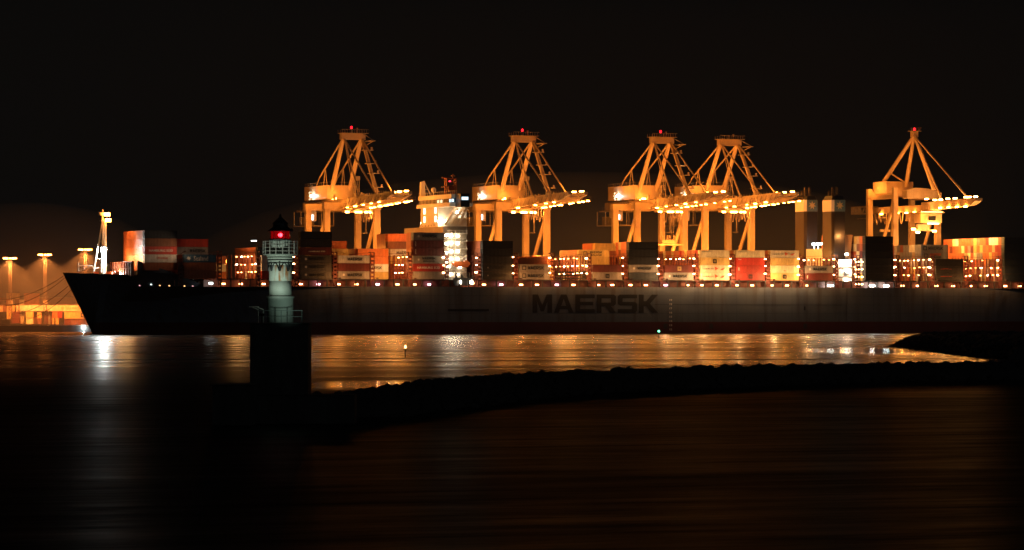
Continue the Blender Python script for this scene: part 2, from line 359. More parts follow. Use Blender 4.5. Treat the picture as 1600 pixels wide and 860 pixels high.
# ------------------------------------------------------------------ quay ground
def ground():
    mb = MB()
    # terminal behind the ship and the set-back quay at left, one sheet with its quay wall
    out = [(sc(98,64)+10, 63.0), (3000, 63.0), (6000, 9000), (-6000, 9000), (-1600, at(0,1527,0).y)]
    a = at(-400, 1527, 0); b = at(160, 1527, 0)
    out = [(b.x, 63.0), (1500, 63.0), (3800, 900), (3800, 3800), (-3800, 3800), (-3800, a.y+1500), (a.x-1500, a.y+600), (a.x, a.y), (b.x, b.y)]
    n = len(out)
    vs = [(x,y,2.5) for x,y in out]+[(x,y,-3) for x,y in out]
    mb.add(vs, [tuple(range(n))]+[(i, n+i, n+(i+1)%n, (i+1)%n) for i in range(n)])
    o = mb.build('ground', 'asphalt'); tag(o, 'flat quay ground of the container terminal behind the ship', 'ground', kind='structure')
    # pale kerb along the left quay edge
    k = MB(); k.beam(at(-400,1527.6,2.65), at(75,1527.6,2.65), 1.6, 0.30); k.beam(at(77,1527.6,2.65), at(150,1527.6,2.65), 1.6, 0.30)
    tag(k.build('kerb', 'concrete'), 'pale kerb along the left quay edge', 'kerb', kind='structure')
ground()

# ------------------------------------------------------------------ containers
CL, CW, CH, TP = 12.19, 2.44, 2.84, 2.90
Z0 = zs(436.4, -40, 0.5)
_cm = {}
def container_mesh(col, L=CL):
    key = (col, round(L,2))
    if key in _cm: return _cm[key]
    mb = MB(); t = 0.09
    mb.box(0.06, L-0.06, t, CW-t, 0.06, CH-0.06)
    for x in (0, L-0.18):
        for y in (0, CW-0.18): mb.box(x, x+0.18, y, y+0.18, 0, CH)
    for z in (0, CH-0.16):
        for y in (0.0, CW-0.15): mb.box(0.18, L-0.18, y, y+0.15, z, z+0.16)
        for x in (0.0, L-0.15): mb.box(x, x+0.15, 0.18, CW-0.18, z, z+0.16)
    for y in (0.55, 0.95, 1.45, 1.85):
        mb.tube((-0.0, y, 0.15), (-0.0, y, CH-0.15), 0.035, n=5)
    mb.box(0.01, 0.05, CW/2-0.03, CW/2+0.03, 0.1, CH-0.1)
    me = mb.mesh('container', 'container_'+col.replace(' ', '_')); _cm[key] = me; return me
BR = [282,343.5,403.8,463.8,523.7,582,641,698,749,806,863.6,921,977.4,1033,1088.6,1145,1200,1252,1307,1341,1402.7,1457,1510,1563]
BS = [sc(p, 0.6) for p in BR]
ORD = ['zeroth','first','second','third','fourth','fifth','sixth','seventh','eighth','ninth','tenth','eleventh','twelfth','thirteenth','fourteenth','fifteenth','sixteenth','seventeenth','eighteenth','nineteenth','twentieth','twenty-first','twenty-second','twenty-third']
RND = ['yellow','pale yellow','orange','cream','rust','yellow','tan','orange','red','white','pale yellow','grey','maroon','yellow','orange','brown']
PHR = {-1:'foremost stack from the bow', 0:'second stack from the bow', 1:'third stack from the bow', 2:'stack behind the lighthouse',
 3:'dark stack just right of lighthouse', 4:'low stack right of lighthouse dark stack', 5:'inboard stack ahead of the bridge stack', 6:'stack touching the bridge tower',
 8:'dark stack just aft of bridge', 9:'second stack aft of bridge', 10:'inboard stack above the flat racks', 11:'third stack aft of bridge', 12:'dark stack midway aft of bridge', 13:'low stack under third crane',
 14:'cream stack under fourth crane', 15:'red stack under fourth crane', 16:'yellow stack under fourth crane', 17:'low stack ahead of funnels', 19:'dark stack just aft of funnels',
 20:'inboard stack behind lamp rows', 21:'low black stack under fifth crane', 23:'tall stack at right edge'}
CONT = []   # dict per container
def put(bay, k, t, col, text=None, half=None, c0=0.4, side_label=None):
    if bay == -1: s0 = sc(226, 4.5)
    elif bay == 23: s0 = BS[23] + 1.7
    elif bay == 19: s0 = sc(1352, 0.4)
    else: s0 = (BS[bay]+BS[bay+1])/2 - CL/2
    L = CL
    if half == 'f': L = 6.06
    if half == 'a': L = 6.06; s0 += 6.13
    c = c0+2.5*k
    CONT.append(dict(bay=bay, k=k, t=t, col=col, text=text, L=L, s=s0, c=c, z=Z0+TP*t, half=half))
def block(bay, k0, k1, t0, t1, cols=None, texts=None, c0=0.4):
    """rows k0..k1-1, tiers t0..t1-1; cols = colours of the port-most row by tier"""
    for t in range(t0, t1):
        for k in range(k0, k1):
            r = random.random()
            if k == k0 and cols: col = cols[t-t0]; tx = texts[t-t0] if texts else None
            else: col = RND[int(r*len(RND))]; tx = None
            put(bay, k, t, col, tx, c0=c0)
MA = ('maersk',)
block(-1, 0, 11, 1, 6, ['rust','white','bright red','brown','navy'], [None,'logo_faint','HAMBURG SÜD',None,None], c0=4.5)
for c_ in CONT:
    if c_['bay'] == -1 and c_['k'] > 0: c_['col'] = random.choice(['yellow','pale yellow','cream','yellow','tan'])
block(0, 0, 4, 0, 3, ['rust','rust','blue'], [None,None,'Sealand'])
block(0, 4, 12, 0, 5, ['rust','rust','blue','grey','bright red'], [None,None,None,'maersk_plain',None])
block(1, 14, 20, 0, 3)
for t, col in enumerate(['bright red','white','white']): put(2, 0, t, col, half='f')
block(2, 2, 13, 0, 4, ['brown','brown','brown','navy'])
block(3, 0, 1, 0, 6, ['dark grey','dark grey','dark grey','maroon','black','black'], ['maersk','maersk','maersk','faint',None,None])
block(3, 2, 18, 0, 3)
block(4, 0, 14, 0, 3, ['grey','maroon','white'], ['maersk',None,'maersk'])
block(4, 9, 14, 3, 4, ['yellow']); block(4, 10, 14, 4, 5, ['orange'])
block(5, 8, 16, 0, 4, ['yellow','white','orange','orange'], [None,'maersk_right',None,None])
block(6, 0, 3, 0, 6, ['grey','red','grey','maroon','maroon','grey'], [None,'HAMBURG SÜD','maersk2','marks','marks','maersk'])
block(6, 10, 13, 0, 4, ['rust','rust','yellow','white'], [None,None,None,'maersk_left'])
block(6, 11, 16, 4, 6, ['brown','orange'])
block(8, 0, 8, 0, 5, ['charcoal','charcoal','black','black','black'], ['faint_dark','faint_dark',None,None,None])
block(9, 0, 14, 0, 2, ['grey','grey'], ['maersk_sq','maersk_sq'])
put(9, 1, 2, 'orange'); block(9, 2, 14, 2, 3)
block(10, 13, 18, 0, 3)
block(11, 0, 13, 0, 2, ['grey','maroon'], ['sq',None])
block(11, 5, 13, 2, 4, ['yellow','yellow'], [None,'sealand'])
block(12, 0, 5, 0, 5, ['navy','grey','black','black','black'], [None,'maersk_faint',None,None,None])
block(12, 13, 18, 0, 5, ['rust','rust','rust','rust','yellow'], [None]*4+['dot'])
block(13, 0, 20, 0, 2, ['grey','maroon'], ['maersk','sq_tan'])
block(13, 14, 20, 2, 3)
block(14, 0, 20, 0, 4, ['cream','cream','yellow','pale yellow'], ['alianca','alianca','sq','topmark'])
block(15, 0, 20, 0, 4, ['red','red','bright red','pale yellow'], ['sq','mark_l','mark_tl','topmark'])
block(16, 0, 20, 0, 4, ['yellow','pale yellow','yellow','cream'], ['sq','mark_c',None,'alianca'])
block(17, 0, 6, 0, 2, ['maroon','grey'], ['mark_l','maersk'])
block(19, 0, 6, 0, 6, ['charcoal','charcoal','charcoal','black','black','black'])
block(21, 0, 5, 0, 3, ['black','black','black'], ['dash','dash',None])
block(21, 5, 17, 0, 5, ['black','black','black','grey','grey'], [None,None,None,'sealand_red','maersk_sq'])
for c_ in CONT:
    if c_['bay'] == 23 and c_['k'] > 0 and c_['t'] >= 3: c_['col'] = random.choice(['yellow','pale yellow','cream','orange','yellow','tan','rust','pale yellow'])
    if c_['bay'] == 21 and c_['k'] > 5 and c_['t'] >= 3: c_['col'] = random.choice(['grey','tan','white','grey','cream'])
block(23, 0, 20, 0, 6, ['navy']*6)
for c_ in CONT:
    if c_['bay'] == 23 and c_['k'] > 0 and c_['t'] < 3: c_['col'] = random.choice(['rust','brown','orange','maroon','red','tan'])
    if c_['bay'] == 21 and 0 < c_['k'] < 5: c_['col'] = random.choice(['white','tan','rust','brown','grey'])
# which are seen: small z-buffer of container faces
def proj(p):
    r = (p[0]-CAM.x, p[1]-CAM.y); X = r[0]*CA - r[1]*SA; Y = r[0]*SA + r[1]*CA
    return (800+F*X/Y, YH-F*(p[2]-H)/Y, Y)
SCL = 2
zb = np.full((260*SCL, 1600*SCL), 1e9); ib = np.full(zb.shape, -1, dtype=int); Yoff = 250
def raster(quad, idx):
    P = [proj(p) for p in quad]; xs = [p[0]*SCL for p in P]; ys = [(p[1]-Yoff)*SCL for p in P]
    x0, x1 = max(0, int(min(xs))), min(zb.shape[1], int(max(xs))+1); y0, y1 = max(0, int(min(ys))), min(zb.shape[0], int(max(ys))+1)
    if x1 <= x0 or y1 <= y0: return
    dmin = sum(p[2] for p in P)/4
    xl, xr = P[0][0]*SCL, P[1][0]*SCL      # vertical quads: columns P0/P3 and P1/P2
    gx = np.arange(x0, x1)+0.5; u = np.clip((gx-xl)/(xr-xl+1e-9), 0, 1); inside = (gx >= min(xl, xr)) & (gx <= max(xl, xr))
    d = P[0][2]+(P[1][2]-P[0][2])*u; yb = ys[0]+(ys[1]-ys[0])*u; yt = ys[3]+(ys[2]-ys[3])*u
    gy = (np.arange(y0, y1)+0.5)[:, None]
    ok = inside[None, :] & (gy >= yt[None, :]) & (gy <= yb[None, :]) & (d[None, :] < zb[y0:y1, x0:x1])
    zb[y0:y1, x0:x1][ok] = np.broadcast_to(d[None, :], ok.shape)[ok]; ib[y0:y1, x0:x1][ok] = idx
def boxfaces(s0, s1, c0, c1, z0, z1, idx):
    raster([(s0,c0,z0),(s1,c0,z0),(s1,c0,z1),(s0,c0,z1)], idx)
    raster([(s0,c1,z0),(s0,c0,z0),(s0,c0,z1),(s0,c1,z1)], idx)
for i, c_ in enumerate(CONT): boxfaces(c_['s'], c_['s']+c_['L'], c_['c'], c_['c']+2.5, c_['z'], c_['z']+TP, i)
S_ACC0 = BS[7]+1.5; S_ACC1 = BS[8]-1.5
boxfaces(S_ACC0, S_ACC1-2, 6, 50, 15, zs(355, S_ACC0, 20), -2)
cnt = np.bincount(ib[ib >= 0].ravel(), minlength=len(CONT))
for i, c_ in enumerate(CONT): c_['vis'] = int(cnt[i])
vis = sorted([c_ for c_ in CONT if c_['vis'] >= 6], key=lambda c_: -c_['vis'])
indiv, rest = vis[:285], vis[285:]
TN = {0:'bottom tier',1:'second tier',2:'third tier',3:'fourth tier',4:'fifth tier',5:'sixth tier'}
mink = {}
for c_ in indiv:
    key = (c_['bay'], c_['t']); mink[key] = min(mink.get(key, 99), c_['k'])
def letters(c_, o):
    tx, L = c_['text'], c_['L']
    if not tx: return
    y = 0.0
    dark = MB(); lite = MB(); org = MB(); name = None
    if tx in ('maersk', 'maersk_faint'):
        word_poly(dark, 'MAERSK', 3.6, 9.4, 0.95, 2.0, y); star(lite, 2.1, 1.45, 0.62, y)
    elif tx == 'faint': word_font(lite, 'HAMBURG SÜD', 3.2, 9.6, 1.1, 1.7, y)
    elif tx == 'faint_dark':
        star(lite, 2.1, 1.45, 0.3, y); word_poly(dark, 'MAERSK', 3.6, 9.4, 0.95, 2.0, y)
    elif tx == 'maersk_plain': word_poly(dark, 'MAERSK', 5.2, 11.2, 0.9, 2.0, y)
    elif tx == 'maersk_right': word_poly(dark, 'MAERSK', 3.6, 9.6, 0.95, 2.0, y)
    elif tx == 'maersk_left': word_poly(dark, 'MAERSK', 2.6, 8.4, 0.95, 2.0, y); star(lite, 1.1, 1.45, 0.62, y)
    elif tx == 'maersk2':
        word_poly(dark, 'MAERSK', 3.6, 8.9, 1.5, 2.3, y); word_font(dark, 'SEALAND', 3.8, 8.7, 0.6, 1.15, y); star(lite, 2.1, 1.45, 0.55, y)
    elif tx == 'maersk_sq': word_poly(dark, 'MAERSK', 3.4, 9.9, 0.85, 2.05, y); frame_sq(dark, 1.9, 1.45, 0.8, 0.28, y)
    elif tx in ('sealand', 'sealand_red'):
        word_poly(org if tx == 'sealand_red' else dark, 'MAERSK', 4.1, 9.2, 1.5, 2.35, y); word_font(dark, 'SEALAND', 4.2, 9.1, 0.55, 1.15, y); frame_sq(dark, 2.2, 1.45, 0.75, 0.22, y)
    elif tx == 'sq': frame_sq(dark, 6.0, 1.45, 0.78, 0.34, y); word_font(dark, '17', 5.75, 6.25, 1.0, 1.9, y)
    elif tx == 'sq_tan': frame_sq(org, 6.2, 1.45, 0.78, 0.4, y); word_font(org, '17', 5.95, 6.45, 1.0, 1.9, y)
    elif tx == 'dot': dark.add([(9.3+0.7*math.cos(a*PI/6), -0.03, 1.45+0.7*math.sin(a*PI/6)) for a in range(12)], [tuple(range(12))])
    elif tx == 'HAMBURG SÜD': word_font(lite, 'HAMBURG SÜD', 1.6, 10.6, 0.95, 1.95, y, 0.015)
    elif tx == 'Sealand':
        word_font(lite, 'Sealand', 3.6, 9.0, 0.6, 2.3, y, 0.0); star(lite, 1.7, 1.45, 0.95, y)
    elif tx == 'logo_faint': word_font(org, 'HYUNDAI', 4.6, 8.6, 1.2, 1.9, y)
    elif tx == 'alianca':
        word_font(dark, 'HAMBURG SÜD', 0.9, 5.6, 1.15, 1.8, y, 0.0)
        org.prism([(6.2,0.8),(6.9,1.2),(7.6,1.5),(6.0,2.3)], y-0.03, y); org.prism([(8.2,1.0),(9.4,0.9),(10.4,1.9),(9.2,1.6)], y-0.03, y)
    elif tx == 'topmark': word_font(dark, 'HAMBURG SÜD', 0.6, 4.6, 2.1, 2.45, y, 0.0)
    elif tx == 'mark_l': word_font(lite, '40', 0.9, 1.25, 0.7, 2.1, y)
    elif tx == 'marks': word_font(lite, '45 G1', 0.7, 1.1, 0.5, 2.4, y)
    elif tx == 'mark_tl': word_font(lite, 'CAI', 0.8, 2.0, 2.0, 2.45, y)
    elif tx == 'mark_c': word_font(dark, 'TEX', 5.6, 6.6, 0.6, 0.95, y)
    elif tx == 'dash': word_font(org, 'HAMBURG SÜD', 2.0, 7.0, 1.7, 1.95, y)
    if dark.v: dark.build('lettering', 'black_letter', o)
    if lite.v: lite.build('lettering', 'white_letter', o)
    if org.v: org.build('lettering', 'tan_letter' if tx == 'sq_tan' else 'orange_letter', o)
seen_lab = {}
for c_ in indiv:
    o = link('shipping_container', container_mesh(c_['col'], c_['L']))
    o.location = (c_['s'], c_['c'], c_['z'])
    kind = {'maersk':'lettered ', 'maersk_sq':'lettered '}.get(c_['text'], '')
    ph = PHR[c_['bay']]
    side = c_['k'] == mink[(c_['bay'], c_['t'])]
    if side and c_['k'] == 0: lab = f"{c_['col']} container broadside on, {TN[c_['t']]}, {ph}"
    elif side: lab = f"{c_['col']} inboard container side, {TN[c_['t']]}, {ph}"
    else:
        n = len([q for q in indiv if q['bay'] == c_['bay'] and q['t'] == c_['t'] and q['k'] <= c_['k']])
        lab = f"{c_['col']} container end, {ORD[n]} inboard from port, {TN[c_['t']]}, {ph}"
    if c_['half']: lab = lab.replace(' container', ' short container')
    if lab in seen_lab: lab += f" tier {c_['k']}"
    seen_lab[lab] = 1
    tag(o, lab, 'container', 'shipping containers stacked on the ship')
    letters(c_, o)
if rest:
    mb = MB()
    me = {}
    for c_ in rest:
        mb.box(c_['s'], c_['s']+c_['L'], c_['c'], c_['c']+CW, c_['z'], c_['z']+CH)
    tag(mb.build('shipping_containers', 'container_rust'), 'partly hidden containers deep between the stacks on the ship', 'containers', kind='stuff')
print('containers', len(CONT), 'visible', len(vis), 'individual', len(indiv))

# ------------------------------------------------------------------ the ship
ship = thing('container_ship', 'huge dark container ship with MAERSK on its side moored across the picture', 'ship')
ZD = 17.6
S_BOW, S_WL, S_END = -165.2, -153.9, 234.0
S_BW = sc(217, 6); S_BE = sc(312, 0)
def ztop(s):
    if s < S_BW: return 22.6 - (s-S_BOW)/(S_BW-S_BOW)*1.0
    if s < S_BE: return 26.8 + (19.0-26.8)*(s-S_BW)/(S_BE-S_BW)
    e = sc(336, 0)
    if s < e: return 19.0+(ZD-19.0)*(s-S_BE)/(e-S_BE)
    return ZD
def hd(s):
    t = min(1, max(0, (s-S_BOW)/72)); return 29.5*(1-(1-t)**3.6)
def hw(s):
    t = min(1, max(0, (s-S_WL)/115)); r = 29.5*(1-(1-t)**2.3)
    if s > 190: r *= 1-0.35*((s-190)/44)**2
    return r
svals = [S_BOW, S_BOW+0.6, S_BOW+1.5, S_BOW+3, S_BOW+5, S_BOW+8, S_WL, -151, -149, S_BW-0.02, S_BW, -144, -140, -135, -130, -125, -120, S_BE, -110, sc(336,0), -100, -90, -80, -70, -60, -40, -20, 0, 20, 40, 60, 80, 100, 120, 140, 160, 180, 190, 200, 210, 220, S_END]
svals = sorted(set(svals))
rows = 13
def hull_pt(s, r, side):
    """r in 0..1 from below the water to the top edge"""
    zt = ztop(s)
    zz = -3 + (zt+3)*r
    # raked stem: the stem line runs from the waterline point to the bow tip
    f = max(0, min(1, zz/22.6))
    stem = S_WL + (S_BOW-S_WL)*f if zz > 0 else S_WL
    a, b = hw(s), hd(s)
    h = a+(b-a)*f**1.7 if s > S_WL else b*max(0, (f - (s-S_WL)/(S_BOW-S_WL))/(1-(s-S_WL)/(S_BOW-S_WL)+1e-6))**0.9 if s > S_BOW else 0
    ss = max(s, stem)
    if s < S_WL and s < stem: h = 0
    return (ss, 29.5 + side*h, zz)
def hull_sheet(r0, r1, n, offset=0.0):
    mb = MB()
    for side in (-1, 1):
        o = len(mb.v); cols = len(svals)
        for s in svals:
            for j in range(n+1):
                rr = r0(s)+(r1(s)-r0(s))*j/n
                p = hull_pt(s, rr, side); mb.v.append(p)
        for i in range(cols-1):
            for j in range(n):
                a = o+i*(n+1)+j; q = (a, a+n+1, a+n+2, a+1)
                mb.f.append(q if side < 0 else q[::-1])
    return mb
rb = lambda s: (3+4.4)/(ztop(s)+3)
hull = hull_sheet(rb, lambda s: 1.0, 14).build('hull', 'hull_blue', ship)
boot = hull_sheet(lambda s: 0.0, rb, 4); boot.build('boot_topping', 'boot_red', ship)
t_ = MB(); t_.box(S_END-0.2, S_END, 2, 57, -3, ZD-0.01); t_.build('transom', 'hull_blue', ship)
# decks (a strip of quads following the outline)
dk = MB()
ds = [s for s in svals if s > S_BOW]
for a, b in zip(ds, ds[1:]):
    za = (21.2 if a < S_BW-0.01 else ZD-0.25); zb_ = za
    dk.add([(a, 29.5-hd(a)+0.1, za), (b, 29.5-hd(b)+0.1, zb_), (b, 29.5+hd(b)-0.1, zb_), (a, 29.5+hd(a)-0.1, za)], [(0,1,2,3)])
dk.build('deck', 'deck_red', ship)
# thickness of the bulwark: inner face
name = MB(); word_poly(name, 'MAERSK', sc(832), sc(1028), zs(489, 37, 0), zs(460.5, 37, 0), -0.03, gap=0.10, thick=0.05)
name.build('hull_name', 'black_letter', ship)
# hull marks: draught hatch, pilot door outline, thin weld line, fenders
mk = MB(); mk.prism([(sc(700), zs(486.5,-20,0)), (sc(764), zs(486.5,-20,0)), (sc(764), zs(483,-20,0)), (sc(700), zs(483,-20,0))], -0.06, -0.02)
mk.prism([(sc(1023), zs(476.2,60,0)), (sc(1315), zs(477.2,130,0)), (sc(1315), zs(476.8,130,0)), (sc(1023), zs(475.8,60,0))], -0.06, -0.02)
mk.prism([(sc(1256), zs(485,118,0)), (sc(1258.5), zs(485,118,0)), (sc(1258.5), zs(479,118,0)), (sc(1256), zs(479,118,0))], -0.06, -0.02)
mk.build('side_marking', 'black_letter', ship)
seam = MB()
for z in (7.6, 10.9, 14.3): seam.box(sc(420), S_END-30, -0.012, 0.0, z, z+0.07)
for s_ in np.arange(sc(420), S_END-30, 11.8): seam.box(s_, s_+0.07, -0.016, -0.004, 4.5, ZD-0.1)
seam.build('plate_seam', 'hull_navy', ship)
dm_ = MB()
for q in range(8): word_font(dm_, str(12+q), sc(1046), sc(1046)+1.1, 1.2+q*1.6, 1.9+q*1.6, -0.02)
dm_.build('draught_mark', 'white_letter', ship)
for px in (1040, 1111, 1188, 1258):
    f = MB(); s_ = sc(px); f.prism([(s_-0.8, zs(514,s_,0)), (s_+0.8, zs(514,s_,0)), (s_+0.8, zs(506,s_,0)), (s_-0.8, zs(506,s_,0))], -0.08, -0.02)
    f.build('tug_mark', 'steel_dark', ship)
# hatch coaming and cargo supports under the stacks
cm = MB(); cm.box(sc(318, 3), S_END-8, 3.0, 3.3, ZD-0.2, Z0-0.5); cm.box(sc(318, 3), S_END-8, 3.3, 55.5, Z0-0.55, Z0-0.3); paint('coaming', (0.10, 0.035, 0.025), 0.6, 0.3, 0.5); cm.build('hatch_coaming', 'coaming', ship)
st = MB(); s_ = sc(345)
while s_ < 228:
    st.box(s_, s_+0.45, 0.5, 0.95, ZD-0.2, Z0-0.42); s_ += 3.72
st.box(sc(340), 228, 0.45, 1.0, Z0-0.42, Z0-0.10)
st.build('side_pillars', 'steel_dark', ship)
rl = MB(); s_ = sc(340)
rl.beam((s_, 0.25, ZD+1.05), (228, 0.25, ZD+1.05), 0.06); rl.beam((s_, 0.25, ZD+0.55), (228, 0.25, ZD+0.55), 0.05); rl.build('deck_rail', 'steel_dark', ship)
# walkway lamps along the ship side
for i, px in enumerate([349,376,412,470,497.5,529,532+25,590,621,647.5,671,756,783,814,839,870,896,934.6,956.5,985,1009,1040,1074,1097,1120,1152,1175,1207,1229.5,1261.5,1410,1434,1463,1489,1516,1540,1570.5,1593]):
    s_ = sc(px, 1.5); pink = int(px) in (497, 590, 671, 783, 870, 1040)
    l = MB(); l.box(s_-0.6, s_+0.6, 1.2, 1.6, ZD+0.6, ZD+1.1); l.build('walkway_lamp', 'lamp_walk_pink' if pink else 'lamp_walk', ship)
for px in (1298, 1363, 1385):
    s_ = sc(px, 0.6); l = MB(); l.box(s_-1.0, s_+1.0, 0.5, 1.0, ZD+0.5, ZD+1.1); l.build('walkway_lamp', 'lamp_cool', ship)
# mooring-deck openings with a few lights in the bow
for px, py, m_ in ((230.5,446,'lamp_walk_pink'),(246,444.5,'lamp_cool'),(258.5,446,'lamp_walk'),(272,446.5,'lamp_warm'),(294,447,'lamp_walk'),(306,447,'lamp_walk_pink')):
    s_ = sc(px, 2.0); h_ = hull_pt(s_, (zs(py, s_, 2)+3)/(ztop(s_)+3), -1)
    l = MB(); l.box(s_-0.25, s_+0.25, h_[1]-0.08, h_[1]+0.12, h_[2]-0.18, h_[2]+0.18)
    l.build('porthole_lamp', {'lamp_cool':'port_cool','lamp_walk':'port_warm','lamp_warm':'port_warm','lamp_walk_pink':'port_pink'}[m_], ship)
# breakwater
zb0 = 21.2; sB = sc(217, 6)-1.5
c1_ = 6; c2_ = 38
bwk = MB()
bwk.box(sB-0.6, sB, c1_+1.2, c2_-1.2, zb0, 26.6)
for k in range(10): bwk.box(sB-1.0, sB-0.6, c1_+2+k*3.05, c1_+2.2+k*3.05, zb0, 26.4)
bwk.box(sB-0.95, sB-0.6, c1_+1.2, c2_-1.2, 24.0, 24.2)
bwk.build('breakwater', 'breakwater_red', ship)
# forecastle gear: winches, rail frame
g = MB()
for px, c in ((150, 24), (170, 20), (176, 26), (183, 16)):
    s_ = sc(px, c); g.tube((s_, c, 22.2), (s_, c+2.4, 22.2), 0.8, n=10); g.box(s_-0.9, s_+0.9, c-0.5, c, 21.2, 22.8)
g.build('winch', 'orange_boat', ship)
jf = MB(); cj = 25.0
def jp(px, py, c=cj): s_ = sc(px, c); return (s_, c, zs(py, s_, c))
for a, b in (((122.5,426),(122.5,410)), ((122.5,415.5),(143,415.5)), ((143,415.5),(123,424.5)), ((130,415.5),(130,421.5)), ((143,415.5),(146,420))): jf.tube(jp(*a), jp(*b), 0.22, n=6)
jf.build('bow_fender_davit', 'ship_white', ship)
# foremast
cmst = 29.5
def fp(px, py, dc=0): s_ = sc(px, cmst+dc); return (s_, cmst+dc, zs(py, s_, cmst+dc))
fm = MB()
s_m = sc(163.5, cmst)
fm.tube((s_m, cmst, 21.2), (s_m, cmst, zs(345, s_m, cmst)), 0.75, 0.65, 10)
fm.tube((s_m-0.8, cmst, zs(345, s_m, cmst)), (s_m-0.8, cmst, zs(328, s_m, cmst)), 0.35, n=8)
fm.tube(fp(146.5,426), fp(160,345), 0.30, n=6); fm.tube(fp(158.5,426,-2), fp(161,345), 0.30, n=6)
for a, b in (((147.8,419),(159,419)), ((150,405),(159.5,405)), ((153.5,385),(160,385)), ((157,364),(160.5,364)), ((155,378),(160.4,378))): fm.tube(fp(*a), fp(*b, -1.0), 0.2, n=6)
fm.build('foremast', 'ship_white', ship)
pf = MB(); zf = zs(346, s_m, cmst); pf.box(s_m-1.6, s_m+1.8, cmst-1.4, cmst+1.4, zf, zf+0.3); zf2 = zs(337, s_m, cmst); pf.box(s_m-2.0, s_m+1.5, cmst-1.2, cmst+1.2, zf2, zf2+0.25)
pf.box(s_m-2.2, s_m-0.2, cmst-1, cmst+1, zf2+0.25, zf2+1.1); pf.build('mast_platform', 'ship_white', ship)
for px, py, m_ in ((165.5,335.5,'lamp_mast'), (167,344.5,'lamp_mast')):
    s_ = sc(px, cmst); z_ = zs(py, s_, cmst); l = MB(); l.box(s_-1.0, s_+1.0, cmst-1.9, cmst-1.2, z_-0.6, z_+0.6); l.build('mast_floodlight', m_, ship)
s_ = sc(159.5, cmst); z_ = zs(390.5, s_, cmst); l = MB(); l.lathe([(0.1,z_-0.6),(0.45,z_-0.4),(0.6,z_),(0.45,z_+0.4),(0.1,z_+0.6)], 10, s_, cmst-2.0); l.build('mast_spotlight', 'lamp_star', ship)
l = MB(); l.box(s_+0.75, s_+0.9, cmst-3.4, cmst-0.9, z_-1.2, z_+1.2); l.box(s_-0.9, s_+0.9, cmst-1.2, cmst-1.0, z_-1.2, z_+1.2); l.box(s_-0.9, s_+0.75, cmst-2.8, cmst-1.2, z_+0.9, z_+1.0); l.build('added_baffle', 'steel_dark', ship)  # added plates that keep the spotlight off the containers
lamp('SPOT', (s_m+1.0, cmst-1.2, zs(340, s_m, cmst)), 40000, (1.0, 0.40, 0.08), ship, 0.5, 62, (sc(215,20), 18, 28), 0.5, 'mast_flood_light')
s_ = sc(183, 22); l = MB(); l.box(s_-1.2, s_+1.2, 20.5, 21.5, 21.5, 22.7); l.build('deck_floodlight', 'lamp_cool', ship)
lamp('POINT', (sc(226,4.5)-3.0, 15, 28.0), 3800, (1,0.50,0.15), ship, 0.4, name='breakwater_fill_light'); lamp('POINT', (sc(226,4.5)-3.0, 26, 28.0), 3800, (1,0.50,0.15), ship, 0.4, name='breakwater_fill_light'); lamp('POINT', (s_-1, 22, 23.4), 350, (1,0.36,0.10), ship, 0.5, name='forecastle_light')  # the breakwater pair is added fill, without fixtures
s_ = sc(171, 18)
# lamp near mooring winch
for px, py, c in ((329.5, 443, 0.6),):
    s_ = sc(px, c); z_ = zs(py, s_, c); l = MB(); l.box(s_-0.6, s_+0.6, c-0.3, c+0.3, z_-0.3, z_+0.3); l.build('deck_floodlight', 'casing_cool', ship)
# mooring lines
ml = MB()
b0 = at(98.5, depth(-160, 25), 19.5)
for (pa, ya, pb, yb, sag) in ((100, 431, -20, 468, 3), (102, 434, -20, 476, 4), (108, 446, 20, 492, 2), (112, 452, 40, 500, 2)):
    p = at(pa, 1366, zpy(ya, 1366)); q = at(pb, 1530, zpy(yb, 1530))
    pts = [p.lerp(q, t/12)-Vector((0,0,sag*4*(t/12)*(1-t/12))) for t in range(13)]
    ml.path(pts, 0.10, 5)
ml.build('mooring_line', 'rope', ship)

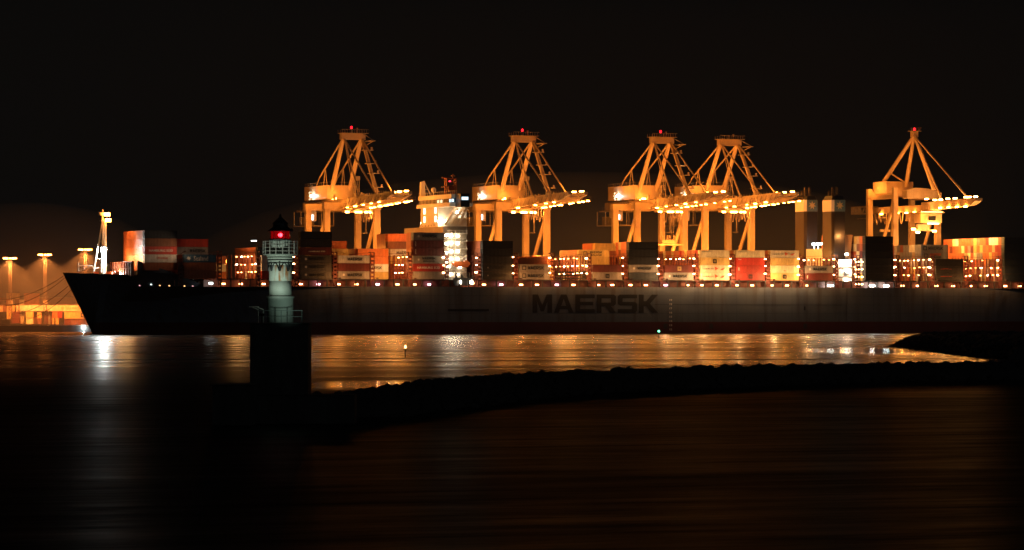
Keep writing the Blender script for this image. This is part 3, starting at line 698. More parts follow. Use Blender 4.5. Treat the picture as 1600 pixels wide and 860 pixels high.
# ---- lashing bridges: each is a standing steel frame between two stacks
OPEN = {1:(0, 26, 3), 5:(0, 17.5, 3), 10:(0, 34, 3), 13:(0, 34, 1), 17:(0, 28, 1), 20:(0, 36, 3), 22:(0, 48, 3), 18:(0, 10, 3)}   # bay -> open width; lamps on the bridge aft of it
def lashing_bridge(i, s):
    ph = ['at the bow bay','second from the bow','behind the lighthouse','just right of the lighthouse','right of the dark lighthouse stack','behind the open bay ahead of bridge',
          'ahead of the bridge stack','on the forward side of bridge tower','on the aft side of bridge tower','aft of the first dark stack','ahead of the flat racks','behind the flat racks',
          'ahead of the middle dark stack','aft of the middle dark stack','ahead of the cream stack','between cream and red stacks','between red and yellow stacks','aft of the yellow stack',
          'ahead of the engine casing','ahead of the dark funnel stack','aft of the dark funnel stack','ahead of the low black stack','aft of the low black stack','ahead of the tall right-edge stack'][i]
    b = thing('lashing_bridge', f'rust red lashing bridge {ph}', 'lashing bridge', (s, 0, 0), 0, 'lashing bridges between the container stacks')
    topz = Z0 + TP*3 + 0.35
    if i == 0: topz = Z0+TP*2+0.3
    f = MB(); w = 0.65
    for x in (-w, w):
        c = 0.5
        while c < 56:
            f.box(x-0.16, x+0.16, c, c+0.32, ZD, topz+ (0.9 if c < 1 else 0)); c += 5.0
    for x in (-w, w): f.box(x-0.12, x+0.12, 0.5, 2.6, topz+0.7, topz+0.95)
    # perforated end panel on the port side
    for z in np.arange(ZD+0.4, topz, 1.45): f.box(-w, w, 0.42, 0.58, z, z+0.75)
    f.build('frame', 'lashing', b)
    for j in range(4 if i else 3):
        z = Z0+TP*j-0.12
        p = MB(); p.box(-w+0.17, w-0.17, 0.6, 56, z, z+0.12)
        p.beam((-w, 0.6, z+1.1), (-w, 56, z+1.1), 0.07); p.beam((w, 0.6, z+1.1), (w, 56, z+1.1), 0.07)
        p.build('walkway', 'lashing', b)
    bay = i-1
    if bay in OPEN:
        c0, c1, lv = OPEN[bay]
        for j in range(lv):
            lev = (1+j if lv == 3 else 3)
            z = Z0+TP*lev-0.45
            c = c0+1.0
            while c < c1:
                if random.random() < 0.8:
                    k2 = random.uniform(0.55, 1.3); c3 = c+random.uniform(-0.9, 0.9); z3 = z+random.uniform(-0.2, 0.1)
                    l = MB(); l.box(-w-0.55, -w-0.25, c3-0.34*k2, c3+0.34*k2, z3-0.11*k2, z3+0.11*k2); l.build('lamp', random.choice(['lamp_lash','lamp_lash','lamp_lash_b','lamp_lash_c']), b)
                c += 4.3
    z_l = [Z0+TP*j-0.5 for j in (1,2,3)]
    if i in (9,10,11,12,13,14,15,16,17,18,20,21,23,7,8,3):
        for z in z_l:
            k2 = random.uniform(0.6, 1.35); z += random.uniform(-0.25, 0.2); l = MB(); l.box(-w-0.4-0.6*k2, -w-0.3, 0.2, 0.6, z-0.15*k2, z+0.15*k2); l.build('lamp', 'lamp_corner', b)
    return b
for i, s in enumerate(BS): lashing_bridge(i, s)
for bay_, cs_, zz_, pw_ in ((1, (6, 16), 1.6, 700), (1, (12,), 5.0, 500), (5, (5, 12), 1.8, 800), (5, (6,), 6.2, 600), (10, (6, 16, 27), 2.2, 900), (10, (18,), 5.5, 800), (13, (5, 16), 4.2, 1100), (11, (5,), 4.6, 900), (17, (5, 15), 3.2, 800),
                            (20, (6, 18), 1.6, 600), (20, (14,), 5.6, 900), (22, (6, 20, 34), 1.6, 600), (22, (10, 24, 38), 6.2, 3400), (18, (5,), 6.0, 900), (7, (9,), 5.0, 300)):
    sm_ = BS[bay_+1]-4.5
    for c_ in cs_:
        l = MB(); l.box(sm_-0.25, sm_+0.05, c_-0.3, c_+0.3, Z0+TP*zz_+0.1, Z0+TP*zz_+0.4)
        lamp('POINT', (sm_, c_, Z0+TP*zz_), pw_*2.8, (1.0, 0.44, 0.11), ship, 0.3, name='bay_fill_light')  # added fill inside the bay, no fixture of its own

# added fill lights on made-up outriggers at the bridge ends, lighting the stacks under the third and fourth cranes
for i_ in (4, 5, 6, 9, 10, 11, 12, 13, 14, 15, 16, 17, 18, 21, 22, 23):
    s = BS[i_]; pw = {13:0.6, 14:1.0, 15:1.0, 16:1.0, 17:0.8, 18:0.25}.get(i_, 0.30)
    b_ = MB(); b_.beam((s, 0.6, Z0+0.3), (s, -4.4, Z0+0.3), 0.14); b_.box(s-0.35, s+0.35, -5.0, -4.4, Z0, Z0+0.45); b_.build('added_outrigger', 'lashing', ship)
    lamp('POINT', (s, -4.7, Z0+0.9), 5600*pw, (1.0, 0.47, 0.16) if pw > 0.35 else (1.0, 0.36, 0.08), ship, 0.25, name='overside_fill_light')
    lamp('POINT', (s, -4.7, Z0-0.5), 380*pw, (1.0, 0.62, 0.40), ship, 0.25, name='overside_fill_light')
s = BS[0]
b_ = MB(); b_.beam((s, 0.6, Z0+8.8), (s, -4.4, Z0+9.6), 0.14); b_.box(s-0.35, s+0.35, -5.0, -4.4, Z0+9.4, Z0+9.85); b_.build('added_outrigger', 'lashing', ship)  # another added outrigger, for two fill spots on the bow stacks
lamp('SPOT', (s, -4.7, Z0+9.9), 2200, (1.0, 0.55, 0.28), ship, 0.25, 100, (s-7, 4.5, Z0+9.5), 0.6, 'overside_fill_light')
lamp('SPOT', (s, -4.7, Z0+9.9), 1600, (1.0, 0.55, 0.28), ship, 0.25, 100, (s+7, 1.5, Z0+7.5), 0.6, 'overside_fill_light')
# ---- stack of flat racks in the open bay
s0 = (BS[10]+BS[11])/2-6.1
for j in range(3):
    fr = thing('flat_rack', f'empty dark flat rack, {["bottom","middle","top"][j]} of the pile in open bay', 'flat rack', (s0, 0.4, Z0+1.15*j), 0, 'flat racks piled in the open bay')
    m_ = MB(); m_.box(0, 12.19, 0, 2.44, 0.25, 0.75)
    for x in np.arange(0.6, 11.8, 0.62): m_.box(x, x+0.12, -0.04, 0, 0.3, 0.7)
    m_.build('platform', 'steel_dark', fr)
    for x in (0, 11.79):
        e = MB(); e.box(x, x+0.4, 0, 0.3, 0, 1.1); e.box(x, x+0.4, 2.14, 2.44, 0, 1.1); e.box(x, x+0.4, 0.3, 2.14, 0.78, 1.0); e.build('end_frame', 'steel_dark', fr)
# ---- accommodation and bridge tower (part of the ship)
s0 = sc(684.5, 22); sA1 = s0+11.6
zbr0 = zs(322, s0, 20); zbr1 = zs(305, s0, 20); ztow = zs(355, s0, 20)
tw = MB(); tw.box(s0, sA1, 22, 40.5, ZD-0.3, zbr0-0.3)
tw.prism([(s0-0.01+0.5, 0)]*0 or [(s0, ZD), (s0+0.1, ZD), (s0+0.1, ZD+1), (s0, ZD+1)], 22.1, 22.2)
tw.build('accommodation_tower', 'ship_white', ship)
fl = MB(); fl.add([(s0+0.5,40.5,zbr0-4),(s0+0.5,40.5,zs(363,s0,40)),(s0+0.5,45.0,zs(363,s0,40)),(s0+10,40.5,zbr0-4),(s0+10,40.5,zs(363,s0,40)),(s0+10,45.0,zs(363,s0,40))],
                  [(0,1,2),(5,4,3),(0,3,4,1),(1,4,5,2),(2,5,3,0)]); fl.build('tower_buttress', 'ship_white', ship)
# lower accommodation, full width, stepped decks
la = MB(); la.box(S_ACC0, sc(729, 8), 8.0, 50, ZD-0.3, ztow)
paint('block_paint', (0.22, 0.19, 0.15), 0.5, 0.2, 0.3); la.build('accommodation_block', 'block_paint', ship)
for j in range(7):
    z = Z0-0.3+j*2.9
    d = MB(); d.box(S_ACC0+0.1, sc(731, 4) if j > 3 else sc(731,2), 4.0, 8.0, z, z+0.16)
    for x in np.arange(S_ACC0+0.3, sc(731,4), 1.5): d.box(x, x+0.07, 4.05, 4.12, z+0.16, z+1.15)
    d.beam((S_ACC0+0.1, 4.1, z+1.15), (sc(731,4), 4.1, z+1.15), 0.07)
    d.build('side_deck', 'ship_white', ship)
    if j < 6:
        for x in ((S_ACC0+3.0, S_ACC0+5.6) if j != 1 else (S_ACC0+2.0, S_ACC0+6.5)):
            l = MB(); l.box(x-0.5, x+0.5, 7.4, 7.9, z+1.9, z+2.35); l.build('deck_lamp', 'lamp_deck', ship)

# corner lamps shining forward off the accommodation, stacked one per deck
for py in (368, 381, 395, 409):
    s_ = S_ACC0-0.9; z_ = zs(py, s_, 2); l = MB(); l.box(s_-0.3, s_+0.5, 2.2, 2.9, z_-0.35, z_+0.35); l.build('corner_lamp', 'lamp_deck', ship)
# lifeboat
zl = zs(417.6, -20, 3.5); a_, b_ = sc(706, 3.5), sc(731.5, 3.5)
lb = MB(); lb.prism([(a_+0.9, zl), (b_-0.9, zl), (b_, zl+0.9), (b_, zl+1.5), (b_-0.4, zl+2.0), (a_+0.6, zl+2.0), (a_, zl+1.5), (a_, zl+0.9)], 1.6, 3.6)
lb.box(b_-2.0, b_-0.8, 2.0, 3.2, zl+2.0, zl+2.5); lb.build('lifeboat', 'orange_boat', ship)
for x in (a_+1.2, b_-1.2): dv_ = MB(); dv_.beam((x, 2.6, zl+2.2), (x, 2.6, zl+4.6), 0.22); dv_.beam((x, 2.6, zl+4.6), (x, 6.5, zl+3.0), 0.22); dv_.build('davit', 'ship_white', ship)
wk = MB(); wk.box(S_ACC0, S_ACC1, 1.3, 3.8, Z0+0.4, Z0+0.55); wk.box(S_ACC0+1.4, S_ACC1-1, 1.2, 1.35, Z0-2.4, Z0+0.4)
for x in np.arange(S_ACC0+0.5, S_ACC1, 1.6): wk.box(x, x+0.08, 1.3, 1.38, Z0+0.55, Z0+1.6)
wk.beam((S_ACC0, 1.34, Z0+1.6), (S_ACC1, 1.34, Z0+1.6), 0.08); wk.build('embarkation_deck', 'steel_dark', ship)
for px in (718.5, 736.5):
    s_ = sc(px, 1.1); l = MB(); l.box(s_-0.4, s_+0.4, 0.8, 1.15, Z0-1.6, Z0-0.4); l.build('deck_lamp', 'lamp_deck', ship)
s_ = sc(736, 1.1); l = MB(); l.box(s_-2.2, s_+1.5, 1.9, 2.2, ZD+1.0, ZD+1.6); l.build('deck_lamp', 'lamp_walk', ship)
pm = MB()
for dx, dz, r in ((3.0, 0.6, 0.5), (5.2, 0.6, 0.35), (8.0, 0.6, 0.5), (9.5, 0.6, 0.3)): pm.tube((S_ACC0+dx, 2.4, Z0+0.55), (S_ACC0+dx, 2.4, Z0+0.55+dz*3.2*r*2), r, n=8)
pm.build('deck_machinery', 'steel_dark', ship)
# wheelhouse with wings
wb = MB(); wb.box(s0-1.2, s0+8, 6.5, 42, zbr0-0.5, zbr0+0.9); wb.box(s0-0.6, s0+6.5, 6.5, 41.6, zs(311,s0,20), zbr1); wb.build('wheelhouse', 'ship_white', ship)
ww = MB(); ww.box(s0-0.3, s0+6.2, 6.6, 41.4, zbr0+0.9, zs(311,s0,20)); ww.build('wheelhouse_window', 'glass_dark', ship)
mu_ = MB()
for c in np.arange(7.2, 41.4, 1.5): mu_.box(s0-0.45, s0-0.3, c, c+0.28, zbr0+0.9, zs(311,s0,20))
mu_.box(s0-0.47, s0-0.3, 7.0, 41.4, zbr0+0.85, zbr0+1.0); mu_.box(s0-0.47, s0-0.3, 7.0, 41.4, zs(311,s0,20)-0.15, zs(311,s0,20)); mu_.build('window_frame', 'ship_white', ship)
for (pxa, pxb, m_) in ((685,688,'window_warm'), (690,693,'window_warm'), (704,706,'window_cool'), (707.5,711,'window_cool')):
    # lit panes seen through the front
    ca = 22 - (pxa-684.5)/1.49; cb = 22-(pxb-684.5)/1.49
    l = MB(); l.box(s0-0.50, s0-0.46, cb, ca, zbr0+1.1, zbr0+2.2); l.build('lit_pane', m_, ship)
wg = MB(); wg.box(s0+1.0, s0+4.6, 1.0, 6.5, zbr0-0.8, zs(303,s0,3)); wg.build('bridge_wing', 'hull_navy', ship)
l = MB(); l.box(s0+1.4, s0+4.0, 0.90, 0.98, zs(311,s0,3)-0.4, zs(308,s0,3)); l.build('lit_pane', 'window_cool', ship)
wr = MB()
for c in np.arange(1.2, 42, 2.2): wr.tube((s0-0.5, c, zbr1), (s0-0.5, c, zbr1+1.1), 0.06, n=5)
wr.beam((s0-0.5, 1.2, zbr1+1.1), (s0-0.5, 41.5, zbr1+1.1), 0.08); wr.build('roof_rail', 'ship_white', ship)
# wing supports: two diagonal braces seen against the tower side
br = MB(); zbase = zs(349, s0, 21.5)
br.beam((s0+2.5, 21.3, zbase), (s0+2.2, 8.0, zbr0-0.5), 0.9); br.beam((s0+5.0, 21.3, zbase), (s0+5.5, 8.0, zbr0-0.5), 0.8); br.beam((s0+8.5, 21.3, zbase), (s0+7.5, 12.0, zbr0-0.5), 0.8)
br.beam((s0+2.4, 15.0, (zbase+zbr0)/2), (s0+8, 16.5, (zbase+zbr0)/2), 0.5); br.build('wing_brace', 'ship_white', ship)
for j in range(3):
    z = zbase + 1.8 + j*3.2
    b2 = MB(); b2.box(s0+6.2, sA1, 19.4, 22, z, z+0.15); b2.beam((s0+6.2, 19.5, z+1.1), (sA1, 19.5, z+1.1), 0.07); b2.build('tower_balcony', 'ship_white', ship)
    l = MB(); l.box(s0+7.6, s0+9.0, 21.3, 21.8, z+1.9, z+2.3); l.build('deck_lamp', 'lamp_deck', ship)
# front windows of the tower, lit
for c in (36.5, 24.6):
    for z in (zs(330,s0,30), zs(343,s0,30)):
        l = MB(); l.box(s0-0.08, s0-0.02, c-1.0, c+1.0, z-1.1, z+1.2); l.build('tower_window', 'window_bright', ship)
sm = MB()
for k in range(5): sm.box(s0-0.07, s0-0.02, 26+k*3, 26.4+k*3, zs(354,s0,30), zs(352,s0,30))
sm.build('tower_window', 'glass_dark', ship)
l = MB(); s_ = sc(689, 20); l.box(s_-1.0, s_+1.0, 19.4, 20.4, zs(348,s0,20), zs(344,s0,20)); l.build('tower_floodlight', 'lamp_deck2', ship)
l = MB(); s_ = s0+2; l.box(s_-1.5, s_+1.0, 41.2, 42.0, zs(350,s0,40), zs(347,s0,40)); l.build('tower_floodlight', 'lamp_deck2', ship)
# mast and roof gear
def bp_(px, py, c): s_ = sc(px, c); return (s_, c, zs(py, s_, c))
ms = MB(); cM = 15.0
sm0 = sc(704.5, cM)
for dx in (-2.0, 1.8):
    for dc in (-1.0, 1.0): ms.beam((sm0+dx, cM+dc, zbr1), (sm0+dx, cM+dc, zs(279, sm0, cM)), 0.4)
for py in (302, 296, 291, 285, 280): z = zs(py, sm0, cM); ms.box(sm0-2.1, sm0+1.9, cM-1.1, cM+1.1, z, z+0.25)
ms.box(sm0-3.4, sm0+1, cM-1.4, cM+1.4, zs(293,sm0,cM), zs(292.2,sm0,cM)); ms.box(sm0-1.0, sm0+1.4, cM-0.6, cM+0.6, zs(300,sm0,cM), zs(291,sm0,cM))
ms.beam((sm0-3.6, cM, zs(278,sm0,cM)), (sm0-0.2, cM, zs(278,sm0,cM)), 0.5); ms.tube((sm0+0.8, cM, zs(280,sm0,cM)), (sm0+0.8, cM, zs(272,sm0,cM)), 0.15, n=6)
ms.box(sm0+0.3, sm0+1.5, cM-0.6, cM+0.6, zs(276,sm0,cM), zs(274.5,sm0,cM)); ms.build('radar_mast', 'radar_red', ship)
l = MB(); l.box(sm0-1.2, sm0-0.6, cM-1.35, cM-1.15, zs(284,sm0,cM), zs(283,sm0,cM)); l.build('mast_lamp', 'lamp_red_small', ship)
dm = MB(); c = 30; s_ = sc(677.5, c); z = zs(297, s_, c); dm.lathe([(0.25,zbr1),(0.25,z-1.0),(0.8,z-0.7),(1.0,z),(0.75,z+0.7),(0.1,z+1.0)], 12, s_, c); dm.build('radome', 'ship_white', ship, True)
pl = MB(); c = 39; s_ = sc(660.5, c)
pl.prism([(s_-1.0, zbr1), (s_+0.9, zbr1), (s_+0.5, zs(283,s_,c)), (s_-0.9, zs(285,s_,c))], c-0.8, c+0.8); pl.beam((s_+0.7, c, zs(285,s_,c)), (s_+3.6, c, zbr1), 0.25); pl.beam((s_+0.7, c, zs(296,s_,c)), (s_+2.4, c, zs(296,s_,c)), 0.2); pl.build('signal_pillar', 'ship_white', ship)
# funnels
def funnel(c0, c1, px):
    s_ = sc(px, c0); s1 = s_+5.6
    zt0, zt1, zt2 = zs(330.5, s_, c0), zs(312.5, s_, c0), zs(306, s_, c0)
    b = MB(); ch = 0.9
    def ring(z, g=0.0): return [(s_+g, c0+ch+g, z), (s_+ch+g, c0+g, z), (s1-g, c0+g, z), (s1-g, c1-g, z), (s_+ch+g, c1-g, z), (s_+g, c1-ch-g, z)]
    def extr(mb, za, zc, g=0.0, g2=None):
        vs = ring(za, g)+ring(zc, g if g2 is None else g2); n = 6
        mb.add(vs, [tuple(range(n-1,-1,-1)), tuple(range(n,2*n))]+[(i,(i+1)%n,n+(i+1)%n,n+i) for i in range(n)])
    extr(b, ZD, zt0, 0.05); o = b.build('funnel', 'funnel_body', ship)
    w_ = MB(); extr(w_, zt0, zt1, 0.0); wo = w_.build('funnel_band', 'funnel_white', o)
    p = MB(); p.prism([(s_+ch, zt0+0.02), (s1-0.05, zt0+0.02), (s1-0.05, zt1-0.02), (s_+ch, zt1-0.02)], c0-0.06, c0-0.01); p.build('blue_panel', 'funnel_blue', o)
    q = MB(); star(q, (s_+ch+s1)/2, (zt0+zt1)/2+0.1, 1.75, c0-0.06, 7, 0.45, 0.06); q.build('star_emblem', 'star_white', o)
    t = MB(); extr(t, zt1, zt2, 0.3, 0.8)
    t.build('funnel_top', 'roof_black', o)
    for k, (dx, dc) in enumerate(((1.6, 3), (3.2, 2.5), (3.4, 6.5), (1.7, 6.2))):
        e = MB(); e.tube((s_+dx, c0+dc, zt2-0.3), (s_+dx, c0+dc, zt2+(3.4 if k < 2 else 2.0)), 0.42, n=10); e.build('exhaust_pipe', 'funnel_body', o)
    return s_
sF = funnel(7.0, 16.5, 1300.5); funnel(30.5, 40.0, 1300.5-43)
# engine casing between the funnels and its port annex
cs = MB(); zc = zs(389, sF, 20); cs.box(sF+0.3, sF+11, 16.6, 30.4, ZD, zc); cs.build('engine_casing', 'ship_white', ship)
cr_ = MB()
for c in np.arange(17, 30.4, 1.6): cr_.box(sF+0.3, sF+0.36, c, c+0.08, zc, zc+1.1)
cr_.beam((sF+0.33, 16.8, zc+1.1), (sF+0.33, 30.4, zc+1.1), 0.08); cr_.build('roof_rail', 'steel_dark', ship)
for c in (19.5, 23.0, 26.5):
    l = MB(); l.box(sF+1.4, sF+1.9, c-1.0, c+1.0, zc+1.6, zc+2.3); l.tube((sF+1.9, c, zc), (sF+1.9, c, zc+1.9), 0.1); l.build('casing_floodlight', 'casing_cool', ship)
cb = MB(); cb.box(sF+1.4, sF+3.4, 16.8, 19.0, zc, zs(368, sF, 18)); cb.build('casing_locker', 'radar_red', ship)
an = MB(); s1 = sc(1310.5, 5); s2 = sc(1331, 5)
an.box(s1, s2, 5.0, 24, ZD, zs(405.5, s1, 5)); an.build('engine_room_annex', 'ship_white', ship)
sl = MB(); a_, b_ = sc(1301, 10), sc(1329, 10)
z0_, z1_ = zs(395, a_, 10), zs(367, a_, 10)
sl.prism([(a_+2.6, z0_), (b_, z0_), (b_+1.0, z1_), (a_+5.2, z1_)], 10, 16); sl.box(a_+2, b_, 9.5, 17, zs(405.5, s1, 10), z0_); sl.build('funnel_casing', 'funnel_casing_paint', ship)
for py in (419.5, 434):
    d = MB(); z = zs(py, s1, 4); d.box(s1, s2, 3.4, 5.0, z, z+0.35); d.build('side_deck', 'steel_dark', ship)
for px, py in ((1314,411),(1323,411.5),(1328,411),(1326,424),(1329,426),(1324,440),(1328,441)):
    s_ = sc(px, 3.5); z_ = zs(py, s_, 3.5); l = MB(); l.box(s_-0.55, s_+0.55, 4.2, 4.8, z_-0.3, z_+0.3); l.build('deck_lamp', 'lamp_deck', ship)
vt = MB(); z = zs(431, s1, 4.8); vt.box(s1+2.2, s1+3.6, 4.86, 4.95, z, z+1.6); vt.box(s1+3.7, s1+4.6, 4.86, 4.95, z+0.2, z+0.8); vt.build('side_door', 'steel_dark', ship)
for px, py, c in ((1302,397,9.3),(1306.5,396,9.3),(1322,397.5,9.3)):
    s_ = sc(px, c); z_ = zs(py, s_, c); l = MB(); l.box(s_-0.9, s_+0.9, c-0.2, c+0.15, z_-0.35, z_+0.35); l.build('casing_floodlight', 'casing_cool', ship)
# stern posts before the dark funnel stack
for j in range(4):
    for px in (1338, 1342.5, 1347):
        s_ = sc(px, 1.5); z_ = Z0+TP*j-2.6+1.2; l = MB(); l.box(s_-0.3, s_+0.3, 1.3, 1.7, z_-0.15, z_+0.15); l.build('deck_lamp', 'lamp_corner', ship)

# real light from the bigger lamp groups on board
for (px, py, c, p_, col_) in ((712, 400, -1.0, 1500, (1.0,0.74,0.42)), (708, 372, 2.0, 800, (1.0,0.72,0.40)), (705, 340, 8, 900, (1,0.66,0.36)), (668, 335, 58, 900, (1,0.48,0.12)),
        (1322, 418, 0.5, 900, (1.0,0.92,0.78)), (1268, 378, 24, 25, (0.9,1,0.95)), (1308, 400, 6.0, 150, (0.95,1.0,0.92))):
    s_ = sc(px, c); lamp('POINT', (s_, c, zs(py, s_, c)), p_, col_, ship, 0.5, name='ship_light')

# ------------------------------------------------------------------ ship-to-shore cranes
def crane(px, apex_py, label, spreader=None, red=True, trol=60, lead=0):
    sC = sc(px, 64); za = zs(apex_py, sC, 64)
    t = thing('gantry_crane', label, 'crane', (sC, 0, 0), 0, 'container cranes along the quay')
    CWs, CL_ = 65.0, 87.0
    zg0 = zs(326, sC, 65)+ lead; zg1 = zg0+3.4; hl = 10.3
    for c in (CWs, CL_):
        for s_ in (-hl, hl):
            l = MB(); l.box(s_-1.15, s_+1.15, c-1.0, c+1.0, 5.5, zg0-0.3); l.box(s_-3.4, s_+3.4, c-0.7, c+0.7, 3.3, 5.5)
            l.box(s_-3.0, s_-0.6, c-0.5, c+0.5, 2.52, 3.3); l.box(s_+0.6, s_+3.0, c-0.5, c+0.5, 2.52, 3.3); l.build('leg', 'crane_paint', t)
    p = MB()
    for s_ in (-hl, hl):
        p.box(s_-1.0, s_+1.0, CWs+1, CL_-1, 17.0, 19.2)
        p.tube((s_, CWs+1.1, zg0-3), (s_, CL_-1.1, 19.2), 0.75, n=10)
    for c in (CWs, CL_): p.box(-hl-1.4, hl+1.4, c-1.3, c+1.3, zg0-0.3, zg0+2.2)
    p.build('portal_beam', 'crane_paint', t)
    # twin girders and boom; the boom rises a touch to its tip
    g = MB(); hinge, tip, back = 60.0, 9.0, 112.0; tz = 1.6
    for s_ in (-3.4, 3.4):
        g.box(s_-0.65, s_+0.65, hinge, back, zg0+0.4, zg1)
        vs = []
        for c, dz, hh in ((hinge-0.3, 0.3, 3.2), (tip+10, tz*0.8, 3.0), (tip, tz, 1.2)):
            zt_ = zg1+dz; vs += [(s_-0.6, c, zt_-hh), (s_+0.6, c, zt_-hh), (s_+0.6, c, zt_), (s_-0.6, c, zt_)]
        g.add(vs, [(0,1,2,3),(11,10,9,8)]+[(a+i, a+4+i, a+4+(i+1)%4, a+(i+1)%4) for a in (0,4) for i in range(4)])
    for c in np.arange(14, hinge, 9.0): g.box(-2.8, 2.8, c-0.3, c+0.3, zg1-0.4, zg1+0.4)
    g.build('boom', 'crane_paint', t)
    wk = MB()
    for s_ in (-4.9, 4.9):
        vs = [(s_-0.5, hinge, zg0+0.25), (s_+0.5, hinge, zg0+0.25), (s_+0.5, tip, zg0+1.9), (s_-0.5, tip, zg0+1.9)]
        wk.add(vs+[(v[0], v[1], v[2]+0.15) for v in vs], [(0,1,2,3),(7,6,5,4)]+[(i, 4+i, 4+(i+1)%4, (i+1)%4) for i in range(4)])
        wk.box(s_-0.5, s_+0.5, hinge, back, zg0+0.1, zg0+0.25)
        e = s_+(0.45 if s_ > 0 else -0.45)
        for c in np.arange(tip, back, 3.0):
            zz = zg0+0.25+(0 if c > hinge else 1.65*(hinge-c)/(hinge-tip)); wk.box(e-0.04, e+0.04, c, c+0.08, zz, zz+1.2)
        wk.beam((e, hinge, zg0+1.4), (e, back, zg0+1.4), 0.07); wk.beam((e, tip, zg0+3.0), (e, hinge, zg0+1.4), 0.07)
    # top walkway posts
    for c in np.arange(tip+3, back, 2.6):
        for s_ in (-3.4, 3.4):
            zz = zg1+(0 if c > hinge else tz*(hinge-c)/(hinge-tip)*0.8); wk.box(s_-0.04, s_+0.04, c, c+0.08, zz, zz+1.2)
    wk.build('catwalk', 'crane_paint', t)
    # machinery house
    h = MB(); zh = zg1+0.6; h.box(-6.0, 6.0, 77, 104, zh, zs(291.5, sC, 90)+lead); h.box(-6.9, -6.0, 96, 101, zh, zh+3.2); h.build('machinery_house', 'crane_paint', t)
    hr = MB(); zt = zs(291.5, sC, 90)+lead
    for c in np.arange(77, 104, 2.2): hr.box(-5.9, -5.83, c, c+0.07, zt, zt+1.2); hr.box(5.83, 5.9, c, c+0.07, zt, zt+1.2)
    hr.beam((-5.9, 77, zt+1.2), (-5.9, 104, zt+1.2), 0.08)
    hr.beam((-5.9, 77, zt+1.2), (5.9, 77, zt+1.2), 0.08); hr.build('roof_rail', 'crane_dull', t)
    # hanging platforms at the back
    b = MB(); b.box(-7.0, 7.0, 90, 111, zg0-0.5, zg0+0.1); b.box(-9.5, -6.5, 88, 92, zg0-4.5, zg0-0.5); b.box(-8.5, 2, 92, 110, zg0-6.3, zg0-6.0)
    for s_ in (-8.4, -3, 2):
        for c in (92, 101, 109.6): b.box(s_-0.12, s_+0.12, c, c+0.25, zg0-6.3, zg0-0.4)
    b.box(-6.5, -2.5, 102, 109, zg0-5.8, zg0-2.5); b.beam((hl+2.0, CL_-4, zg0-9), (hl+2.0, CL_-4, zg0-0.2), 0.35); b.box(hl+0.5, hl+2.4, CL_-5, CL_-3, zg0-9.3, zg0-9.0)
    b.box(-7.6, -7.0, 95, 99, zg0-3, zg0-0.6); b.build('service_platform', 'crane_dull', t)
    eq = MB()
    for _ in range(34):
        c = random.uniform(24, 108); s_ = random.choice([-4.3, -2.4, 2.2, 4.2])+random.uniform(-0.4, 0.4); hh = random.uniform(0.5, 2.2); ww_ = random.uniform(0.25, 0.9)
        eq.box(s_-ww_/2, s_+ww_/2, c, c+random.uniform(0.3, 2.0), zg1+0.1, zg1+0.1+hh)
    for c in np.arange(12, 110, 4.4):
        for s_ in (-5.2, 5.2): eq.beam((s_, c, zg0+0.2+(0 if c > 60 else 1.65*(60-c)/51)), (s_*0.72, c+0.8, zg1+(0 if c > 60 else 1.3*(60-c)/51)), 0.16)
    tag(eq.build('girder_equipment', 'crane_dull', t), kind='stuff')
    # A-frame
    a = MB(); ax = 3.7
    for s_ in (-ax, ax): a.tube((s_, 64.3, za-1), (s_, 80.5, zg1+0.2), 0.78, 0.98, 10)
    a.tube((ax, 63.7, za-1), (ax, 46.0, zg1+0.9), 0.66, 0.85, 10); a.tube((-ax, 63.7, za-1), (-ax, 46.0, zg1+0.9), 0.30, 0.36, 8)
    a.box(-ax-1.2, ax+1.2, 62.8, 65.2, za-1.8, za+0.6)
    a.build('a_frame', 'crane_paint', t)
    ap = MB(); ap.box(-ax-1.6, ax+2.0, 61.5, 66.5, za+0.6, za+0.8)
    for x in np.arange(-ax-1.5, ax+2.0, 1.0):
        ap.box(x, x+0.09, 61.5, 61.58, za+0.8, za+2.1); ap.box(x, x+0.09, 66.4, 66.5, za+0.8, za+2.1)
    ap.beam((-ax-1.5, 61.5, za+2.1), (ax+2, 61.5, za+2.1), 0.12)
    ap.box(-0.9, -0.1, 63.5, 64.5, za+0.8, za+2.4); ap.box(1.6, 2.0, 63.5, 64.5, za+0.8, za+2.9)
    ap.beam((ax, 62, za+0.5), (ax+1, 53.5, za-2.3), 0.3); ap.box(ax-0.6, ax+1.6, 52.5, 58.5, za-2.7, za-2.4); ap.beam((ax, 61.5, za-4.5), (ax+1, 53.5, za-2.6), 0.25)
    # stair flights on the seaward leg
    for k, fr in enumerate((0.22, 0.45, 0.62, 0.86)):
        cc = 63.7+(46-63.7)*fr; zz = za-1+(zg1+1.9-za)*fr; ap.box(ax-1.4, ax+2.6, cc-2.2, cc+1.0, zz, zz+0.25); ap.box(ax+1.6, ax+2.2, cc-2.2, cc-1.6, zz+0.25, zz+1.3)
    ap.build('apex_platform', 'crane_dull', t)
    s2 = MB()
    for s_ in (-ax, ax):
        s2.tube((s_, 63.4, za-1.2), (s_*0.93, 28.0, zg1+tz*0.6), 0.30, n=7)
        s2.tube((s_, 64.6, za-1.2), (s_, 92, zg1+9.5), 0.34, n=7)
        for dc in (-2.0, 2.0): s2.tube((s_, 85.5+0.0, zg1+16.0-2.8), (s_, 85.5+dc, zt), 0.16, n=6)
        s2.tube((s_, 92, zg1+9.5), (s_, 96.5, zg1+6.0), 0.26, n=6)
    s2.tube((-ax, 63.4, za-1.6), (-ax, 51, zg1+0.3), 0.13, n=6)
    s2.build('stay', 'crane_paint', t)
    e = MB(); x0, c0 = 5.6, 76
